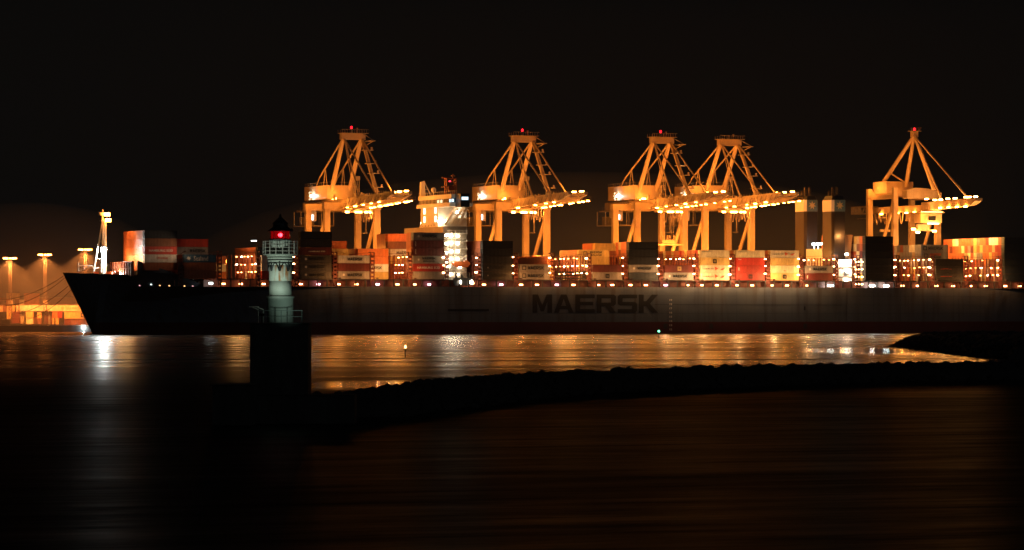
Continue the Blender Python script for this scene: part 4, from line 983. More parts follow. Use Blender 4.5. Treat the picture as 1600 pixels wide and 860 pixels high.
    for dx in (-1.0, 1.0):
        for dc in (-1.0, 1.0): e.box(x0+dx-0.12, x0+dx+0.12, c0+dc-0.12, c0+dc+0.12, zg1, zt+3.4)
    for z in np.arange(zg1+1, zt+3.4, 1.7): e.box(x0-1.1, x0+1.1, c0-1.1, c0+1.1, z, z+0.2)
    e.box(x0-1.3, x0+1.3, c0-1.3, c0+1.3, zt+2.0, zt+3.6); e.build('stair_tower', 'crane_dull', t)
    # festoon loops under the girder
    fe = MB()
    for k in range(7):
        c = 56+k*2.9
        pts = [(3.4+1.9, c+2.6*q/8, zg0-0.3-(4.2+0.8*(k % 2))*(1-(2*q/8-1)**2)) for q in range(9)]
        fe.path([Vector(p_) for p_ in pts], 0.13, 5)
    fe.build('festoon_cable', 'crane_paint', t)
    # trolley with cab
    tr = MB(); tr.box(-3.2, 3.2, trol-4, trol+4, zg0-0.6, zg0-0.1); tr.box(-5.2, 5.8, trol-1.6, trol+1.6, zg0-1.7, zg0-0.9); tr.build('trolley', 'crane_paint', t)
    for xa, xb in ((-4.8, -3.6), (-1.0, 1.6), (3.0, 3.9), (4.7, 5.4)):
        tl = MB(); tl.box(xa, xb, trol-2.0, trol-1.65, zg0-1.85, zg0-1.4); tl.build('trolley_lamp', 'lamp_warm', t)
    if spreader:
        zb_ = spreader; sp = MB()
        for dx in (-2.2, 2.2):
            for dc in (-0.8, 0.8): sp.tube((dx, trol+dc, zg0-0.6), (dx*0.9, trol+dc, zb_+2.6), 0.055, n=5)
        sp.build('hoist_cable', 'crane_paint', t)
        q = MB(); q.box(-3.0, 3.0, trol-1.0, trol+1.0, zb_+1.0, zb_+2.4); q.box(-6.0, 6.0, trol-1.1, trol-0.8, zb_+0.2, zb_+0.8); q.box(-6.0, 6.0, trol+0.8, trol+1.1, zb_+0.2, zb_+0.8)
        for dx in (-2.8, -0.6, 0.4, 2.4): q.box(dx, dx+0.4, trol-0.6, trol+0.6, zb_+2.4, zb_+4.2)
        q.build('spreader', 'crane_paint', t)
    # lamps: under both girders, on the boom top, on the platforms
    for s_, cc_ in ((5.6, (13, 17, 21, 26, 30, 34, 38, 42, 46, 50, 54, 58)), (-4.2, (22, 31, 40, 49, 58))):
        for c in cc_:
            c += random.uniform(-1.3, 1.3)
            if random.random() < 0.12: continue
            zz = zg0+0.1+(1.65*(60-c)/51 if c < 60 else 0); k2 = random.uniform(0.4, 1.05); l = MB(); l.box(s_-0.8*k2, s_+0.25, c-0.4, c+0.4, zz-0.28*k2, zz); l.build('boom_lamp', 'lamp_sodium', t)
    for s_, c in ((3.4, 27), (3.4, 21), (3.4, 13.5), (-3.4, 74), (-2.0, 82)):
        zz = zg1+(tz*0.7 if c < 60 else 0.0); l = MB(); l.box(s_-0.7, s_+0.7, c-0.4, c+0.4, zz+0.5, zz+0.95); l.build('deck_lamp', 'lamp_sodium', t)
    l = MB(); l.box(-7.0, -6.3, 92.6, 93.4, zh+1.2, zh+1.9); l.build('service_lamp', 'lamp_cool', t)
    l = MB(); l.box(-8.9, -7.9, 87.6, 87.95, zg0-4.0, zg0-2.0); l.build('cab_window', 'window_cool2', t)
    if red:
        l = MB(); l.lathe([(0.05, za+2.4),(0.38, za+2.6),(0.46, za+2.95),(0.34, za+3.3),(0.05, za+3.5)], 8, -0.5, 64); l.build('warning_lamp', 'lamp_red_big', t)
    # the light those lamps throw: downward on the ship, upward on the frame; the leg lights are added, without fixtures
    sod = (1.0, 0.31, 0.038)
    for s_, c, p_ in ((5.4, 10, 8000), (5.4, 22, 3000), (5.4, 42, 3600), (5.4, 56, 2600), (-6.2, 70, 3000)):
        lamp('SPOT', (s_, c, zg0-1.6), p_*PW, sod, t, 0.45, 150, (s_, c-2 if c > 15 else c+8, 0), 0.4, 'boom_light')
    lamp('POINT', (6.2, 30, zg1+5.5), 5200*PW, sod, t, 0.5, name='boom_top_light')
    lamp('POINT', (-9.5, 60, zg1+6.5), 6800*PW, sod, t, 0.5, name='frame_light')
    lamp('POINT', (-13.0, 84, zg1+5), 4000*PW, sod, t, 0.5, name='house_light')
    lamp('POINT', (-1.0, 52.5, 30), 14000*PW, sod, t, 0.6, name='leg_fill_light')
    lamp('POINT', (-21, 70, 26), 14000*PW, sod, t, 0.6, name='leg_fill_light')
    return t, sC, zg0
PW = 1.2
emit('window_cool2', (0.85, 1.0, 0.95), 4)
emit('lamp_red_big', (1.0, 0.008, 0.015), 5)
crane(551, 211.5, 'leftmost gantry crane, behind the dark stack right of the lighthouse')
crane(818, 215.5, 'second gantry crane from left, just right of the bridge tower', trol=66)
crane(1034, 217.5, 'third gantry crane from left, with its spreader lowered', spreader=34.5, trol=58)
crane(1139.5, 221, 'fourth gantry crane from left, no red lamp on top', red=False, trol=62, lead=0.0)
# crane of the other type at right
def crane_b(px):
    sC = sc(px, 67); t = thing('gantry_crane', 'rightmost gantry crane, single peaked frame and boxy cabin under its boom', 'crane', (sC, 0, 0), 0, 'container cranes along the quay')
    za = zs(212, sC, 67); cw, cl, hl = 65.0, 87.5, 9.9
    zt_ = zs(294, sC, 66)
    for c in (cw, cl):
        for s_ in (-hl, hl):
            l = MB(); top = zt_ if s_ < 0 else zs(300, sC, 66); w1, w0 = 1.35, 1.0
            vs = [(s_-w1, c-1.1, 5.2),(s_+w1, c-1.1, 5.2),(s_+w1, c+1.1, 5.2),(s_-w1, c+1.1, 5.2),(s_-w0, c-1.0, top),(s_+w0, c-1.0, top),(s_+w0, c+1.0, top),(s_-w0, c+1.0, top)]
            l.add(vs, [(0,3,2,1),(4,5,6,7),(0,1,5,4),(1,2,6,5),(2,3,7,6),(3,0,4,7)]); l.box(s_-3.4, s_+3.4, c-0.7, c+0.7, 2.52, 5.2); l.build('leg', 'crane_paint', t)
    zb0_ = zs(331, sC, 66); zb1_ = zs(323, sC, 66)
    p = MB(); zm = zs(311, sC, 66)
    for s_ in (-hl, hl):
        p.box(s_-0.7, s_+0.7, cw+1, cl-1, zm, zm+1.6); p.tube((s_, cw+1.1, zm-1), (s_, cl-1.1, 17), 0.7, n=10); p.box(s_-0.8, s_+0.8, cw+1, cl-1, 16, 18)
    for c in (cw, cl): p.box(-hl+0.9, hl-0.9, c-1.1, c+1.1, zs(306,sC,66), zs(298,sC,66))
    p.build('portal_beam', 'crane_paint', t)
    g = MB(); g.box(-1.6, 1.6, 58, 103, zb0_, zb1_+0.4)
    tip = 12.5
    vs = []
    for c, zlo, zhi in ((57.6, zb0_-0.2, zb1_+1.4), (tip+5, zb0_+1.4, zb1_+2.0), (tip, zb1_+0.9, zb1_+2.0)):
        vs += [(-1.6, c, zlo), (1.6, c, zlo), (1.6, c, zhi), (-1.6, c, zhi)]
    g.add(vs, [(0,1,2,3),(11,10,9,8)]+[(a+i, a+4+i, a+4+(i+1)%4, a+(i+1)%4) for a in (0,4) for i in range(4)]); g.build('boom', 'crane_paint', t)
    # lattice back reach
    k = MB(); c = 103
    for s_ in (-2.2, 2.2):
        for z in (zb0_+0.2, zb1_+1.0): k.beam((s_, 103, z), (s_, 119, z), 0.35)
        for q in range(8):
            c0 = 103+q*2; k.beam((s_, c0, zb0_+0.2 if q % 2 else zb1_+1), (s_, c0+2, zb1_+1 if q % 2 else zb0_+0.2), 0.25)
    k.box(-2.4, 2.4, 118.6, 119, zb0_, zb1_+1.2); k.beam((0, 87, zb0_-1.8), (0, 118, zb0_-1.8), 0.22); k.build('back_reach', 'crane_dull', t)
    h = MB(); h.box(-8.0, 4.5, 76, 88, zs(303, sC, 80), zs(284.5, sC, 80)); h.build('machinery_house', 'crane_paint', t)
    h = MB(); h.prism([(-7, zs(311,sC,62)), (9, zs(311,sC,62)), (9, zs(301,sC,62)), (3, zs(295,sC,62)), (-3, zs(294,sC,62)), (-7, zs(299,sC,62))], 60, 63.6); h.build('drum_house', 'crane_dull', t)
    a = MB()
    a.tube((0, 66.8, za), (-7.5, 83.5, zs(296, sC, 80)), 0.75, 0.95, 10); a.tube((0, 66.8, za), (-0.5, 73, zs(292, sC, 74)), 0.7, 0.9, 10) ; a.tube((0, 66.2, za), (3.5, 56, zs(297, sC, 58)), 0.85, 1.0, 10)
    a.tube((-5.0, 79, zs(270, sC, 78)), (0.5, 72, zs(290, sC, 74)), 0.35, n=8)
    a.box(-1.3, 1.3, 65.6, 67.6, za-0.6, za+1.6); a.build('a_frame', 'crane_paint', t)
    ap = MB(); ap.box(-2.4, 2.4, 64.8, 68, za+1.6, za+1.85)
    for x in np.arange(-2.4, 2.4, 0.8): ap.box(x, x+0.1, 64.8, 64.9, za+1.85, za+3.0)
    ap.beam((-2.4,64.85,za+3),(2.4,64.85,za+3),0.1); ap.build('apex_platform', 'crane_dull', t)
    s2 = MB(); s2.tube((0, 66, za-0.5), (1.2, 45, zb1_+1.6), 0.40, n=7); s2.tube((0, 66, za-0.5), (1.2, 22.5, zb1_+1.8), 0.40, n=7); s2.build('stay', 'crane_paint', t)
    # large cabin under the boom, trolley, grab head
    cb = MB(); cc = 52
    x_, y_ = 0.0, 52
    cb.box(-6.5, 3.2, 49, 55, zs(349, sC, 52), zs(334, sC, 52)); cb.build('cabin', 'crane_paint', t)
    cw2 = MB(); cw2.box(-3.0, 0.4, 48.94, 48.99, zs(345, sC, 52), zs(338, sC, 52)); cw2.build('cabin_window', 'glass_dark', t)
    tr = MB(); tr.box(-7.2, 4.0, 48, 57, zs(333.4, sC, 52), zs(332, sC, 52)); tr.box(-4, 3, 50, 54, zs(332, sC, 52), zb0_-0.3); tr.lathe([(1.4, zs(346,sC,60)),(1.4, zs(334,sC,60))], 12, -6, 60); tr.build('trolley', 'crane_paint', t)
    sp = MB(); z_ = zs(359, sC, 54)
    sp.box(-5.5, -0.4, 53, 55, z_, zs(351, sC, 54)); sp.box(-8.5, 2.4, 53, 54, z_-0.6, z_); 
    for x in (-4.6, -1.2): sp.tube((x, 54, z_), (x, 54, zs(349, sC, 52)), 0.12)
    sp.build('spreader', 'crane_paint', t)
    sg = MB(); sg.box(-8.6, -4.0, 80, 81, zs(363,sC,80), zs(359,sC,80)); sg.build('side_platform', 'crane_dull', t)
    fe = MB()
    for q in range(8):
        c = 72+q*3.6
        if q in (3,): continue
        fe.path([Vector((-2.4, c+2.9*r/8, zb0_-0.3-(4.5-0.8*(q % 2))*(1-(2*r/8-1)**2))) for r in range(9)], 0.16, 5)
    fe.build('festoon_cable', 'crane_paint', t)
    for c, z in ((20, zb1_+2.4), (23, zb1_+2.4), (32, zb1_+2.2), (38, zb1_+2.2), (44, zb1_+2.0), (49, zb1_+2.0), (56, zb1_+2.6), (15, zb1_+2.4)):
        l = MB(); l.box(-0.6, 0.6, c-0.5, c+0.5, z, z+0.45); l.build('boom_lamp', 'lamp_warm', t)
    for c in (20, 27, 34, 41, 63, 70, 77, 84, 92):
        z = zb0_+(1.0 if c < 57 else -0.3); l = MB(); l.box(-2.4, -1.4, c-0.5, c+0.5, z-0.3, z+0.1); l.build('boom_lamp', 'lamp_sodium', t)
    l = MB(); l.box(-6.5, 3.2, 48.3, 48.8, zs(333, sC, 50), zs(331.6, sC, 50)); l.build('trolley_lamp', 'lamp_warm', t)
    l = MB(); l.box(-3.5, 1.5, 48.3, 48.8, zs(350.4, sC, 50), zs(349.3, sC, 50)); l.build('trolley_lamp', 'lamp_warm', t)
    for x, py in ((-8.0, 358.5), (-6.0, 363.5), (1.6, 361.5)):
        l = MB(); z = zs(py, sC, 54); l.box(x-0.8, x+0.8, 52.2, 52.6, z-0.3, z+0.3); l.build('spreader_lamp', 'lamp_warm', t)
    l = MB(); l.lathe([(0.05, za+2.0),(0.42, za+2.2),(0.5, za+2.6),(0.38, za+3.0),(0.05, za+3.2)], 8, 0, 66.5); l.build('warning_lamp', 'lamp_red_big', t)
    sod = (1.0, 0.31, 0.038)
    for s_, c, z, p_ in ((3.5, 30, zb0_-2, 3600), (-8, 46, zb0_-3, 2600), (-5, 70, zb0_-4, 3000), (-10, 58, zt_+8, 5200), (4.5, 32, zb1_+8, 3000), (-12.5, 82, zb1_+8, 3000), (-2, 54, 28, 5500), (-20, 70, 30, 9000)):
        lamp('POINT', (s_, c, z), p_*PW, sod, t, 0.5, name='crane_light')  # the low pair around the legs is added, without fixtures
crane_b(1428)

# ------------------------------------------------------------------ left quay: masts, containers, wall lamp
RZ = -A
def onquay(px0, px1, Y): 
    a = at(px0, Y, 0); b = at(px1, Y, 0); return a, (b-a).length
def qbox(name, label, cat, px0, px1, py0, py1, Y, col, depth_m=2.4, group=None, ribs=True, text=None):
    """a container standing at its real place on the quay, turned to lie parallel to the quay edge"""
    a, w_ = onquay(px0, px1, Y); z0_, z1_ = zpy(py1, Y), zpy(py0, Y)
    mb = MB(); t = 0.08
    mb.box(t, w_-t, t, depth_m-t, 0.05, z1_-z0_-0.05)
    for x in (0, w_-0.2):
        for y in (0, depth_m-0.2): mb.box(x, x+0.2, y, y+0.2, 0, z1_-z0_)
    for z in (0, z1_-z0_-0.18): mb.box(0.2, w_-0.2, 0, 0.15, z, z+0.18)
    o = mb.build(name, 'container_'+col.replace(' ', '_')); o.location = (a.x, a.y, z0_); o.rotation_euler = (0, 0, RZ)
    tag(o, label, cat, group)
    if text == 'sq':
        m_ = MB(); frame_sq(m_, w_*0.72, (z1_-z0_)/2, 0.9, 0.4, 0.0); m_.build('lettering', 'black_letter', o)
    elif text:
        m_ = MB(); m_.add([(w_*0.42+0.6*math.cos(q*PI/6), -0.03, (z1_-z0_)/2+0.6*math.sin(q*PI/6)) for q in range(12)], [tuple(range(12))])
        word_font(m_, text, w_*0.52, w_*0.9, (z1_-z0_)*0.32, (z1_-z0_)*0.66, 0.0, 0.0); m_.build('lettering', 'tan_letter', o)
    return o
Q = [  # px0,px1,py0,py1,Y,col,label
 (9.5,20,458.5,467.5,1580,'tan','tan container, upper left box of the yellow quay pile'), (20,30,458.5,467.5,1580,'yellow','yellow container, upper right box of the yellow quay pile'),
 (9.5,15.5,467.5,476.5,1580,'orange','orange container, lower left box of the yellow quay pile'), (15.5,23,467.5,476.5,1580,'pale yellow','pale container, lower middle box of the yellow quay pile'), (23,30,467.5,476.5,1580,'rust','rust container, lower right box of the yellow quay pile'),
 (37.5,52,458.5,467.5,1580,'orange','orange container, upper left of the orange quay block'), (52,61,458.5,467.5,1580,'orange','orange container, upper right of the orange quay block'),
 (37.5,52,467.5,476.2,1580,'orange','orange container, lower left of the orange quay block'), (52,61,467.5,476.2,1580,'orange','orange container, lower right of the orange quay block'),
 (30,37.3,468.5,476.8,1578,'cream','small cream container between the two quay piles'), (0,9,470,477,1580,'maroon','maroon container at the far left edge of quay'), (-12,8,465.5,470,1582,'rust','rust container behind far left edge of quay'),
 (31,73,476.8,486.3,1560,'cream','long cream container left of the seam on the quay'), (73.4,131,476.8,486.3,1560,'pale yellow','long pale container with faint round logo near bow'),
 (-10,4,477,488,1562,'tan','tan container behind the dark boxes at far left'), (5,10,477,488,1562,'brown','narrow brown container end left of tan column'),
 (10.5,19.5,477.5,488,1562,'tan','tan container, upper of the two beside maroon pile'), (10.5,17.5,488,498.5,1560,'yellow','yellow container under the tan one at left'),
 (20,23,477.5,487,1562,'yellow','slim yellow container end above the maroon pile'), (25.5,28.5,477.5,487,1562,'cream','slim cream container end above the maroon pile'),
 (19.5,31,487,496,1560,'maroon','maroon container, upper one beside the cream columns'), (17,31,496.3,505.5,1558,'maroon','maroon container, lower one beside the cream columns'),
 (31.5,34.5,486.5,506,1562,'cream','cream container end column, left one'), (35,38,486.5,506,1562,'pale yellow','pale container end column, right one'),
 (40.5,51.3,487.2,496.5,1558,'yellow','yellow container, upper of two under the long cream box'), (40.5,51.3,497,506.5,1558,'pale yellow','pale container, lower of two under the long cream box'),
 (51.8,58,487.2,506.5,1562,'brown','brown container ends left of the yellow door'), (58.3,64.3,488.2,497.5,1558,'yellow','small yellow container on brown ones'), (58.3,64.3,497.7,506.5,1558,'brown','brown container under the small yellow one'),
 (64.8,68,487.2,506.5,1562,'charcoal','dark container end, first of the dark row on quay'), (68.4,71.4,487.2,506.5,1562,'brown','brown container end, second of the dark row on quay'), (71.8,75,487.2,506.5,1562,'maroon','maroon container end, third of the dark row on quay'),
 (75.4,78.4,487.2,506.5,1562,'grey','grey container end, fourth of the dark row on quay'), (78.8,81.6,487.2,506.5,1562,'brown','brown container end, last of the dark row on quay'),
 (82,90,487.2,497,1558,'orange','salmon orange container beside the red one'), (90.3,97,487.2,497,1558,'red','red container right of the salmon one'), (82,84.8,497.3,506.8,1558,'yellow','slim yellow container under the salmon one'),
 (86.8,91.5,497.3,506.8,1558,'yellow','yellow container under the red one'), (93,99,488,506.8,1560,'charcoal','dark container column left of the yellow one near bow'),
 (100.5,141,487,498,1556,'yellow','yellow container with square mark beside the ship bow'), (100.5,109.5,498.5,508,1554,'maroon','maroon container under the yellow one near bow'), (110,141,499,508,1554,'brown','brown container lowest beside the ship bow'),
 (-8,9.5,487.5,498,1545,'black','dark container, upper step at the far left quay edge'), (-8,15.5,500,508.5,1540,'black','dark container, lower step at the far left quay edge')]
for (a_, b_, y0_, y1_, Y_, col_, lab_) in Q:
    qbox('quay_container', lab_, 'container', a_, b_, y0_, y1_, Y_, col_, 2.4 if b_-a_ > 6 else 10, 'containers stacked on the left quay', text=('SAMSKIP' if 'logo' in lab_ else 'sq' if 'square' in lab_ else None))
# warehouse behind
wa, ww_ = onquay(60, 150, 1640)
wh = thing('warehouse', 'long low orange lit warehouse behind the quay containers', 'building', (wa.x, wa.y, 2.5), RZ)
m_ = MB(); m_.box(0, ww_, 0, 20, 0, zpy(466, 1640)-2.5); m_.build('wall', 'warehouse_wall', wh) if 'warehouse_wall' in M else (paint('warehouse_wall', (0.30, 0.13, 0.06), 0.6, 0.2, 0.2, ribs=0.03), m_.build('wall', 'warehouse_wall', wh))
m_ = MB(); m_.prism([(-0.4, zpy(466,1640)-2.5), (ww_+0.4, zpy(466,1640)-2.5), (ww_+0.4, zpy(465,1640)-2.5), (-0.4, zpy(465,1640)-2.5)], -0.6, 20.6); m_.build('roof', 'crane_dull', wh)
wd = MB()
for k in range(4): wd.box(2.5+k*6, 5.5+k*6, -0.05, 0, 0.1, 4.2)
wd.build('door', 'steel_dark', wh)
# light masts
def mast(px, py, Y, label, h2=None):
    p = at(px, Y, 2.5); top = zpy(py, Y)-2.5
    t = thing('light_mast', label, 'light mast', p, RZ, 'tall floodlight masts on the left quay')
    m_ = MB()
    for dx, dy in ((-0.55,-0.55),(0.55,-0.55),(0.55,0.55),(-0.55,0.55)): m_.beam((dx, dy, 0), (dx*0.8, dy*0.8, top), 0.10)
    z = 1.0; k = 0
    while z < top-1.2:
        sgn = 1 if k % 2 else -1
        m_.beam((-0.55*sgn, -0.55, z), (0.55*sgn, -0.55, z+1.2), 0.09); m_.beam((-0.55*sgn, 0.55, z), (0.55*sgn, 0.55, z+1.2), 0.09); z += 1.2; k += 1
    m_.build('pole', 'mast_steel', t)
    m_ = MB(); m_.box(-2.9, 2.9, -0.5, 0.5, top, top+0.35); m_.box(-1.5, 1.5, -1.5, -0.5, top, top+0.2); m_.build('head_frame', 'mast_steel', t)
    for x, hw_ in ((-2.45, 0.3), (-1.35, 0.5), (0.1, 0.34), (1.3, 0.5), (2.4, 0.28)):
        l = MB(); l.box(x-hw_, x+hw_, -1.1, -0.55, top-0.3-hw_*0.6, top-0.1+hw_*0.3); l.build('floodlight', 'lamp_mast', t)
    m_ = MB(); m_.box(-0.8, 0.8, -0.8, 0.8, 9.0 if py > 390 else 9, 10.4); m_.build('junction_box', 'crane_paint', t)
    lamp('SPOT', (0, -3.6, top-0.8), 30000*PWQ, (1.0, 0.27, 0.05), t, 0.5, 128, (0, -1.0, 0), 0.35, 'mast_light')
PWQ = 3.0
mast(16, 403, 1541, 'leftmost floodlight mast on the left quay')
mast(70.5, 397.5, 1544, 'middle floodlight mast between leftmost mast and the bow')
mast(133.5, 389.5, 1546, 'floodlight mast just left of the ship foremast')
# orange lamp post seen behind the third bay of the ship
p_ = at(350, 1440, 2.5)
lp = thing('light_mast', 'shorter orange lit lamp post seen through the ship third bay', 'light mast', p_, RZ, 'tall floodlight masts on the left quay')
m_ = MB(); m_.box(-1.0, 1.0, -1.0, 1.0, 0, zpy(411,1440)-2.5); m_.build('pole', 'crane_paint', lp)
m_ = MB(); z_ = zpy(409,1440)-2.5; m_.box(-1.3, 1.3, -1.4, -0.8, z_-0.6, z_+0.6); m_.build('floodlight', 'lamp_mast', lp)
lamp('POINT', (0, -2.5, zpy(409,1440)-2.5), 2600, (1.0,0.45,0.12), lp, 0.5, name='post_light')
# white street-type lamps floating above the stacks: on slim posts behind
for px, py, Yq, lab in ((399, 377, 1475, 'slim lamp post with a white head left of the lighthouse'), (475, 376, 1370, None)):
    if lab is None: continue
    p_ = at(px, Yq, 2.5); t = thing('lamp_post', lab, 'lamp post', p_, RZ); zt = zpy(py, Yq)-2.5
    m_ = MB(); m_.tube((0.6,0,0), (0.6,0,zt+0.2), 0.12, 0.08, 8); m_.beam((0.6,0,zt+0.2), (-0.9,-0.6,zt+0.35), 0.1); m_.build('pole', 'steel_dark', t)
    m_ = MB(); m_.box(-1.6, 0.5, -1.0, -0.5, zt-0.1, zt+0.25); m_.build('lamp_head', 'lamp_soft', t)
# white lamp on the quay wall
p_ = at(130.5, 1526.4, zpy(512.5, 1526.4))
t = thing('wall_lamp', 'bright white lamp on the dark quay wall beside the bow', 'lamp', p_, RZ)
m_ = MB(); m_.lathe([(0.1,-0.45),(0.4,-0.3),(0.5,0),(0.4,0.3),(0.1,0.45)], 10); m_.build('bulb', 'lamp_star', t)
m_ = MB(); m_.tube((0,0.2,0),(0,0.6,0),0.2); m_.build('bracket', 'steel_dark', t)
for ch in t.children:
    if ch.name.startswith('bulb'): ch.data.materials[0] = M['lamp_wall']

# ------------------------------------------------------------------ lighthouse on its pier
YL = 289.0; k_ = YL/F
def lx(px): return (px-438)*k_
def lz(py): return zpy(py, YL)
o_ = at(438, YL, 0)
pier = thing('lighthouse_pier', 'dark concrete block and low slab carrying the lighthouse at the mole end', 'pier', (o_.x, o_.y, 0), RZ)
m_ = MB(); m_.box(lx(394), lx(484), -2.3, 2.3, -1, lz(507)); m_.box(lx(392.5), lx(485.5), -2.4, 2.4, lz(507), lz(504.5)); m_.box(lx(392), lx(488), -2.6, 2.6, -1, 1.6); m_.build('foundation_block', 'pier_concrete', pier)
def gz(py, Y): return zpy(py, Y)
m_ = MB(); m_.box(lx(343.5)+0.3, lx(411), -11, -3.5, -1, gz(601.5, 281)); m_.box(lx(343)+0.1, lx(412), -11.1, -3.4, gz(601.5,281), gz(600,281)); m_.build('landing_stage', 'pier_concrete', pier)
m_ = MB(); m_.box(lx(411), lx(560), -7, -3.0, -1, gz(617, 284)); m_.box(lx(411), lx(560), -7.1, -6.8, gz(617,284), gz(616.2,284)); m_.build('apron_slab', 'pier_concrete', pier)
zP = lz(504.5)
lh = thing('lighthouse', 'small pale green lit lighthouse with black pagoda roof and red light', 'lighthouse', (o_.x, o_.y, zP), RZ)
def z_(py): return lz(py)-zP
R0 = 19.0*k_
m_ = MB(); m_.lathe([(R0*1.08, 0.02), (R0*1.06, z_(466.5)), (R0*1.15, z_(466)), (R0*1.15, z_(463.5)), (R0*1.04, z_(462.5))], 40); m_.build('tower_base', 'tower_plaster', lh, True)
m_ = MB(); m_.lathe([(R0*0.93, z_(463)), (R0*0.91, z_(439.2))], 40); m_.build('tower', 'tower_plaster', lh, True)
m_ = MB(); m_.lathe([(R0*0.925, z_(439.2)), (R0*0.93, z_(419)), (R0*0.90, z_(412))], 40); m_.build('rusty_tower_section', 'tower_rusty', lh, True)
m_ = MB()
for i, (ra, pa, pb) in enumerate(((0.97, 414.5, 411), (1.03, 409.5, 406.5), (1.08, 405, 402.5), (1.14, 401.2, 399.0))): m_.lathe([(R0*ra*0.97, z_(pa)), (R0*ra, z_((pa+pb)/2)), (R0*ra*1.0, z_(pb))], 40)
m_.build('corbel_ring', 'tower_plaster', lh, True)
m_ = MB()
for i, (ra, pa, pb) in enumerate(((0.90, 412.4, 409.2), (0.95, 407.2, 404.6), (1.0, 403, 400.6))): m_.lathe([(R0*ra, z_(pa)), (R0*ra, z_(pb))], 40)
m_.build('dark_band', 'roof_black', lh)
# arched brackets below the corbel
m_ = MB()
for i in range(8):
    a0 = PI*(i+0.5)/4
    pts = []
    for q in range(9):
        an = a0+(q-4)*0.09; h_ = z_(424)+ (z_(411)-z_(424))*(1-((q-4)/4)**2); pts.append(Vector((R0*0.96*math.cos(an), R0*0.96*math.sin(an), h_)))
    m_.path(pts, 0.05, 5)
    m_.box(R0*0.97*math.cos(a0+PI/8)-0.05, R0*0.97*math.cos(a0+PI/8)+0.05, R0*0.97*math.sin(a0+PI/8)-0.05, R0*0.97*math.sin(a0+PI/8)+0.05, z_(424), z_(398))
m_.build('arch_bracket', 'roof_black', lh)
m_ = MB(); m_.lathe([(R0*1.45, z_(398.8)), (R0*1.45, z_(397.6))], 40); m_.build('gallery_floor', 'tower_plaster', lh)
m_ = MB(); m_.lathe([(R0*0.86, z_(397.6)), (R0*0.86, z_(376)), (R0*0.90, z_(375))], 32)
for i in range(8):
    an = PI*i/4+PI/2*0; m_.box(R0*0.88*math.cos(an)-0.035, R0*0.88*math.cos(an)+0.035, R0*0.88*math.sin(an)-0.035, R0*0.88*math.sin(an)+0.035, z_(397.4), z_(375.5))
m_.build('service_room', 'tower_plaster', lh, True)
m_ = MB(); n_ = 16
for i in range(n_):
    an = 2*PI*(i+0.5)/n_; m_.tube((R0*1.42*math.cos(an), R0*1.42*math.sin(an), z_(397.6)), (R0*1.42*math.cos(an), R0*1.42*math.sin(an), z_(376.5)), 0.035, n=6)
for py in (392.5, 387, 381.5, 377.5):
    pts = [Vector((R0*1.42*math.cos(2*PI*i/24), R0*1.42*math.sin(2*PI*i/24), z_(py))) for i in range(25)]; m_.path(pts, 0.022, 5)
m_.build('gallery_railing', 'ship_white', lh)
# lantern with red light
m_ = MB(); m_.lathe([(0.05, z_(370.5)), (0.13, z_(369.5)), (0.17, z_(367.5)), (0.13, z_(365.5)), (0.05, z_(364.5))], 16); m_.build('red_lantern_lamp', 'lamp_beacon', lh, True)
m_ = MB()
for i in range(10):
    an = 2*PI*(i+0.5)/10; m_.box(R0*0.82*math.cos(an)-0.018, R0*0.82*math.cos(an)+0.018, R0*0.82*math.sin(an)-0.018, R0*0.82*math.sin(an)+0.018, z_(375), z_(361))
m_.lathe([(R0*0.90, z_(375)), (R0*0.90, z_(373.4))], 24); m_.build('lantern_frame', 'roof_black', lh)
gl = bpy.data.materials.new('red_glass'); gl.use_nodes = True; nt = gl.node_tree; b = nt.nodes['Principled BSDF']
b.inputs['Base Color'].default_value = (0.22, 0.006, 0.012, 1); b.inputs['Roughness'].default_value = 0.3; b.inputs['Transmission Weight'].default_value = 0.0
tr_ = nt.nodes.new('ShaderNodeBsdfTransparent'); tr_.inputs[0].default_value = (1.0, 0.25, 0.28, 1); mx_ = nt.nodes.new('ShaderNodeMixShader'); mx_.inputs[0].default_value = 0.6
nt.links.new(tr_.outputs[0], mx_.inputs[1]); nt.links.new(b.outputs[0], mx_.inputs[2]); nt.links.new(mx_.outputs[0], nt.nodes['Material Output'].inputs[0]); M['red_glass'] = gl
m_ = MB(); n_ = 24; r_ = R0*0.80
m_.add([(r_*math.cos(2*PI*i/n_), r_*math.sin(2*PI*i/n_), z) for z in (z_(373.6), z_(361)) for i in range(n_)], [(i, (i+1) % n_, n_+(i+1) % n_, n_+i) for i in range(n_)])
m_.build('lantern_glass', 'red_glass', lh, True)
m_ = MB(); m_.lathe([(R0*1.10, z_(361.6)), (R0*1.06, z_(360.8)), (R0*0.78, z_(357.5)), (R0*0.62, z_(354.5)), (R0*0.60, z_(350.5)), (R0*0.68, z_(349.8)), (R0*0.42, z_(345)), (R0*0.22, z_(341.5)), (R0*0.10, z_(339.5)), (R0*0.12, z_(338.5)), (0.02, z_(334))], 24)
m_.build('roof', 'roof_black', lh)
m_ = MB(); m_.box(lx(455), lx(458), -0.1, 0.1, z_(362), z_(357.5)); m_.build('vane', 'roof_black', lh)
lamp('POINT', (0, -0.45, z_(367.5)), 9, (1, 0.03, 0.04), lh, 0.1, name='beacon_light')
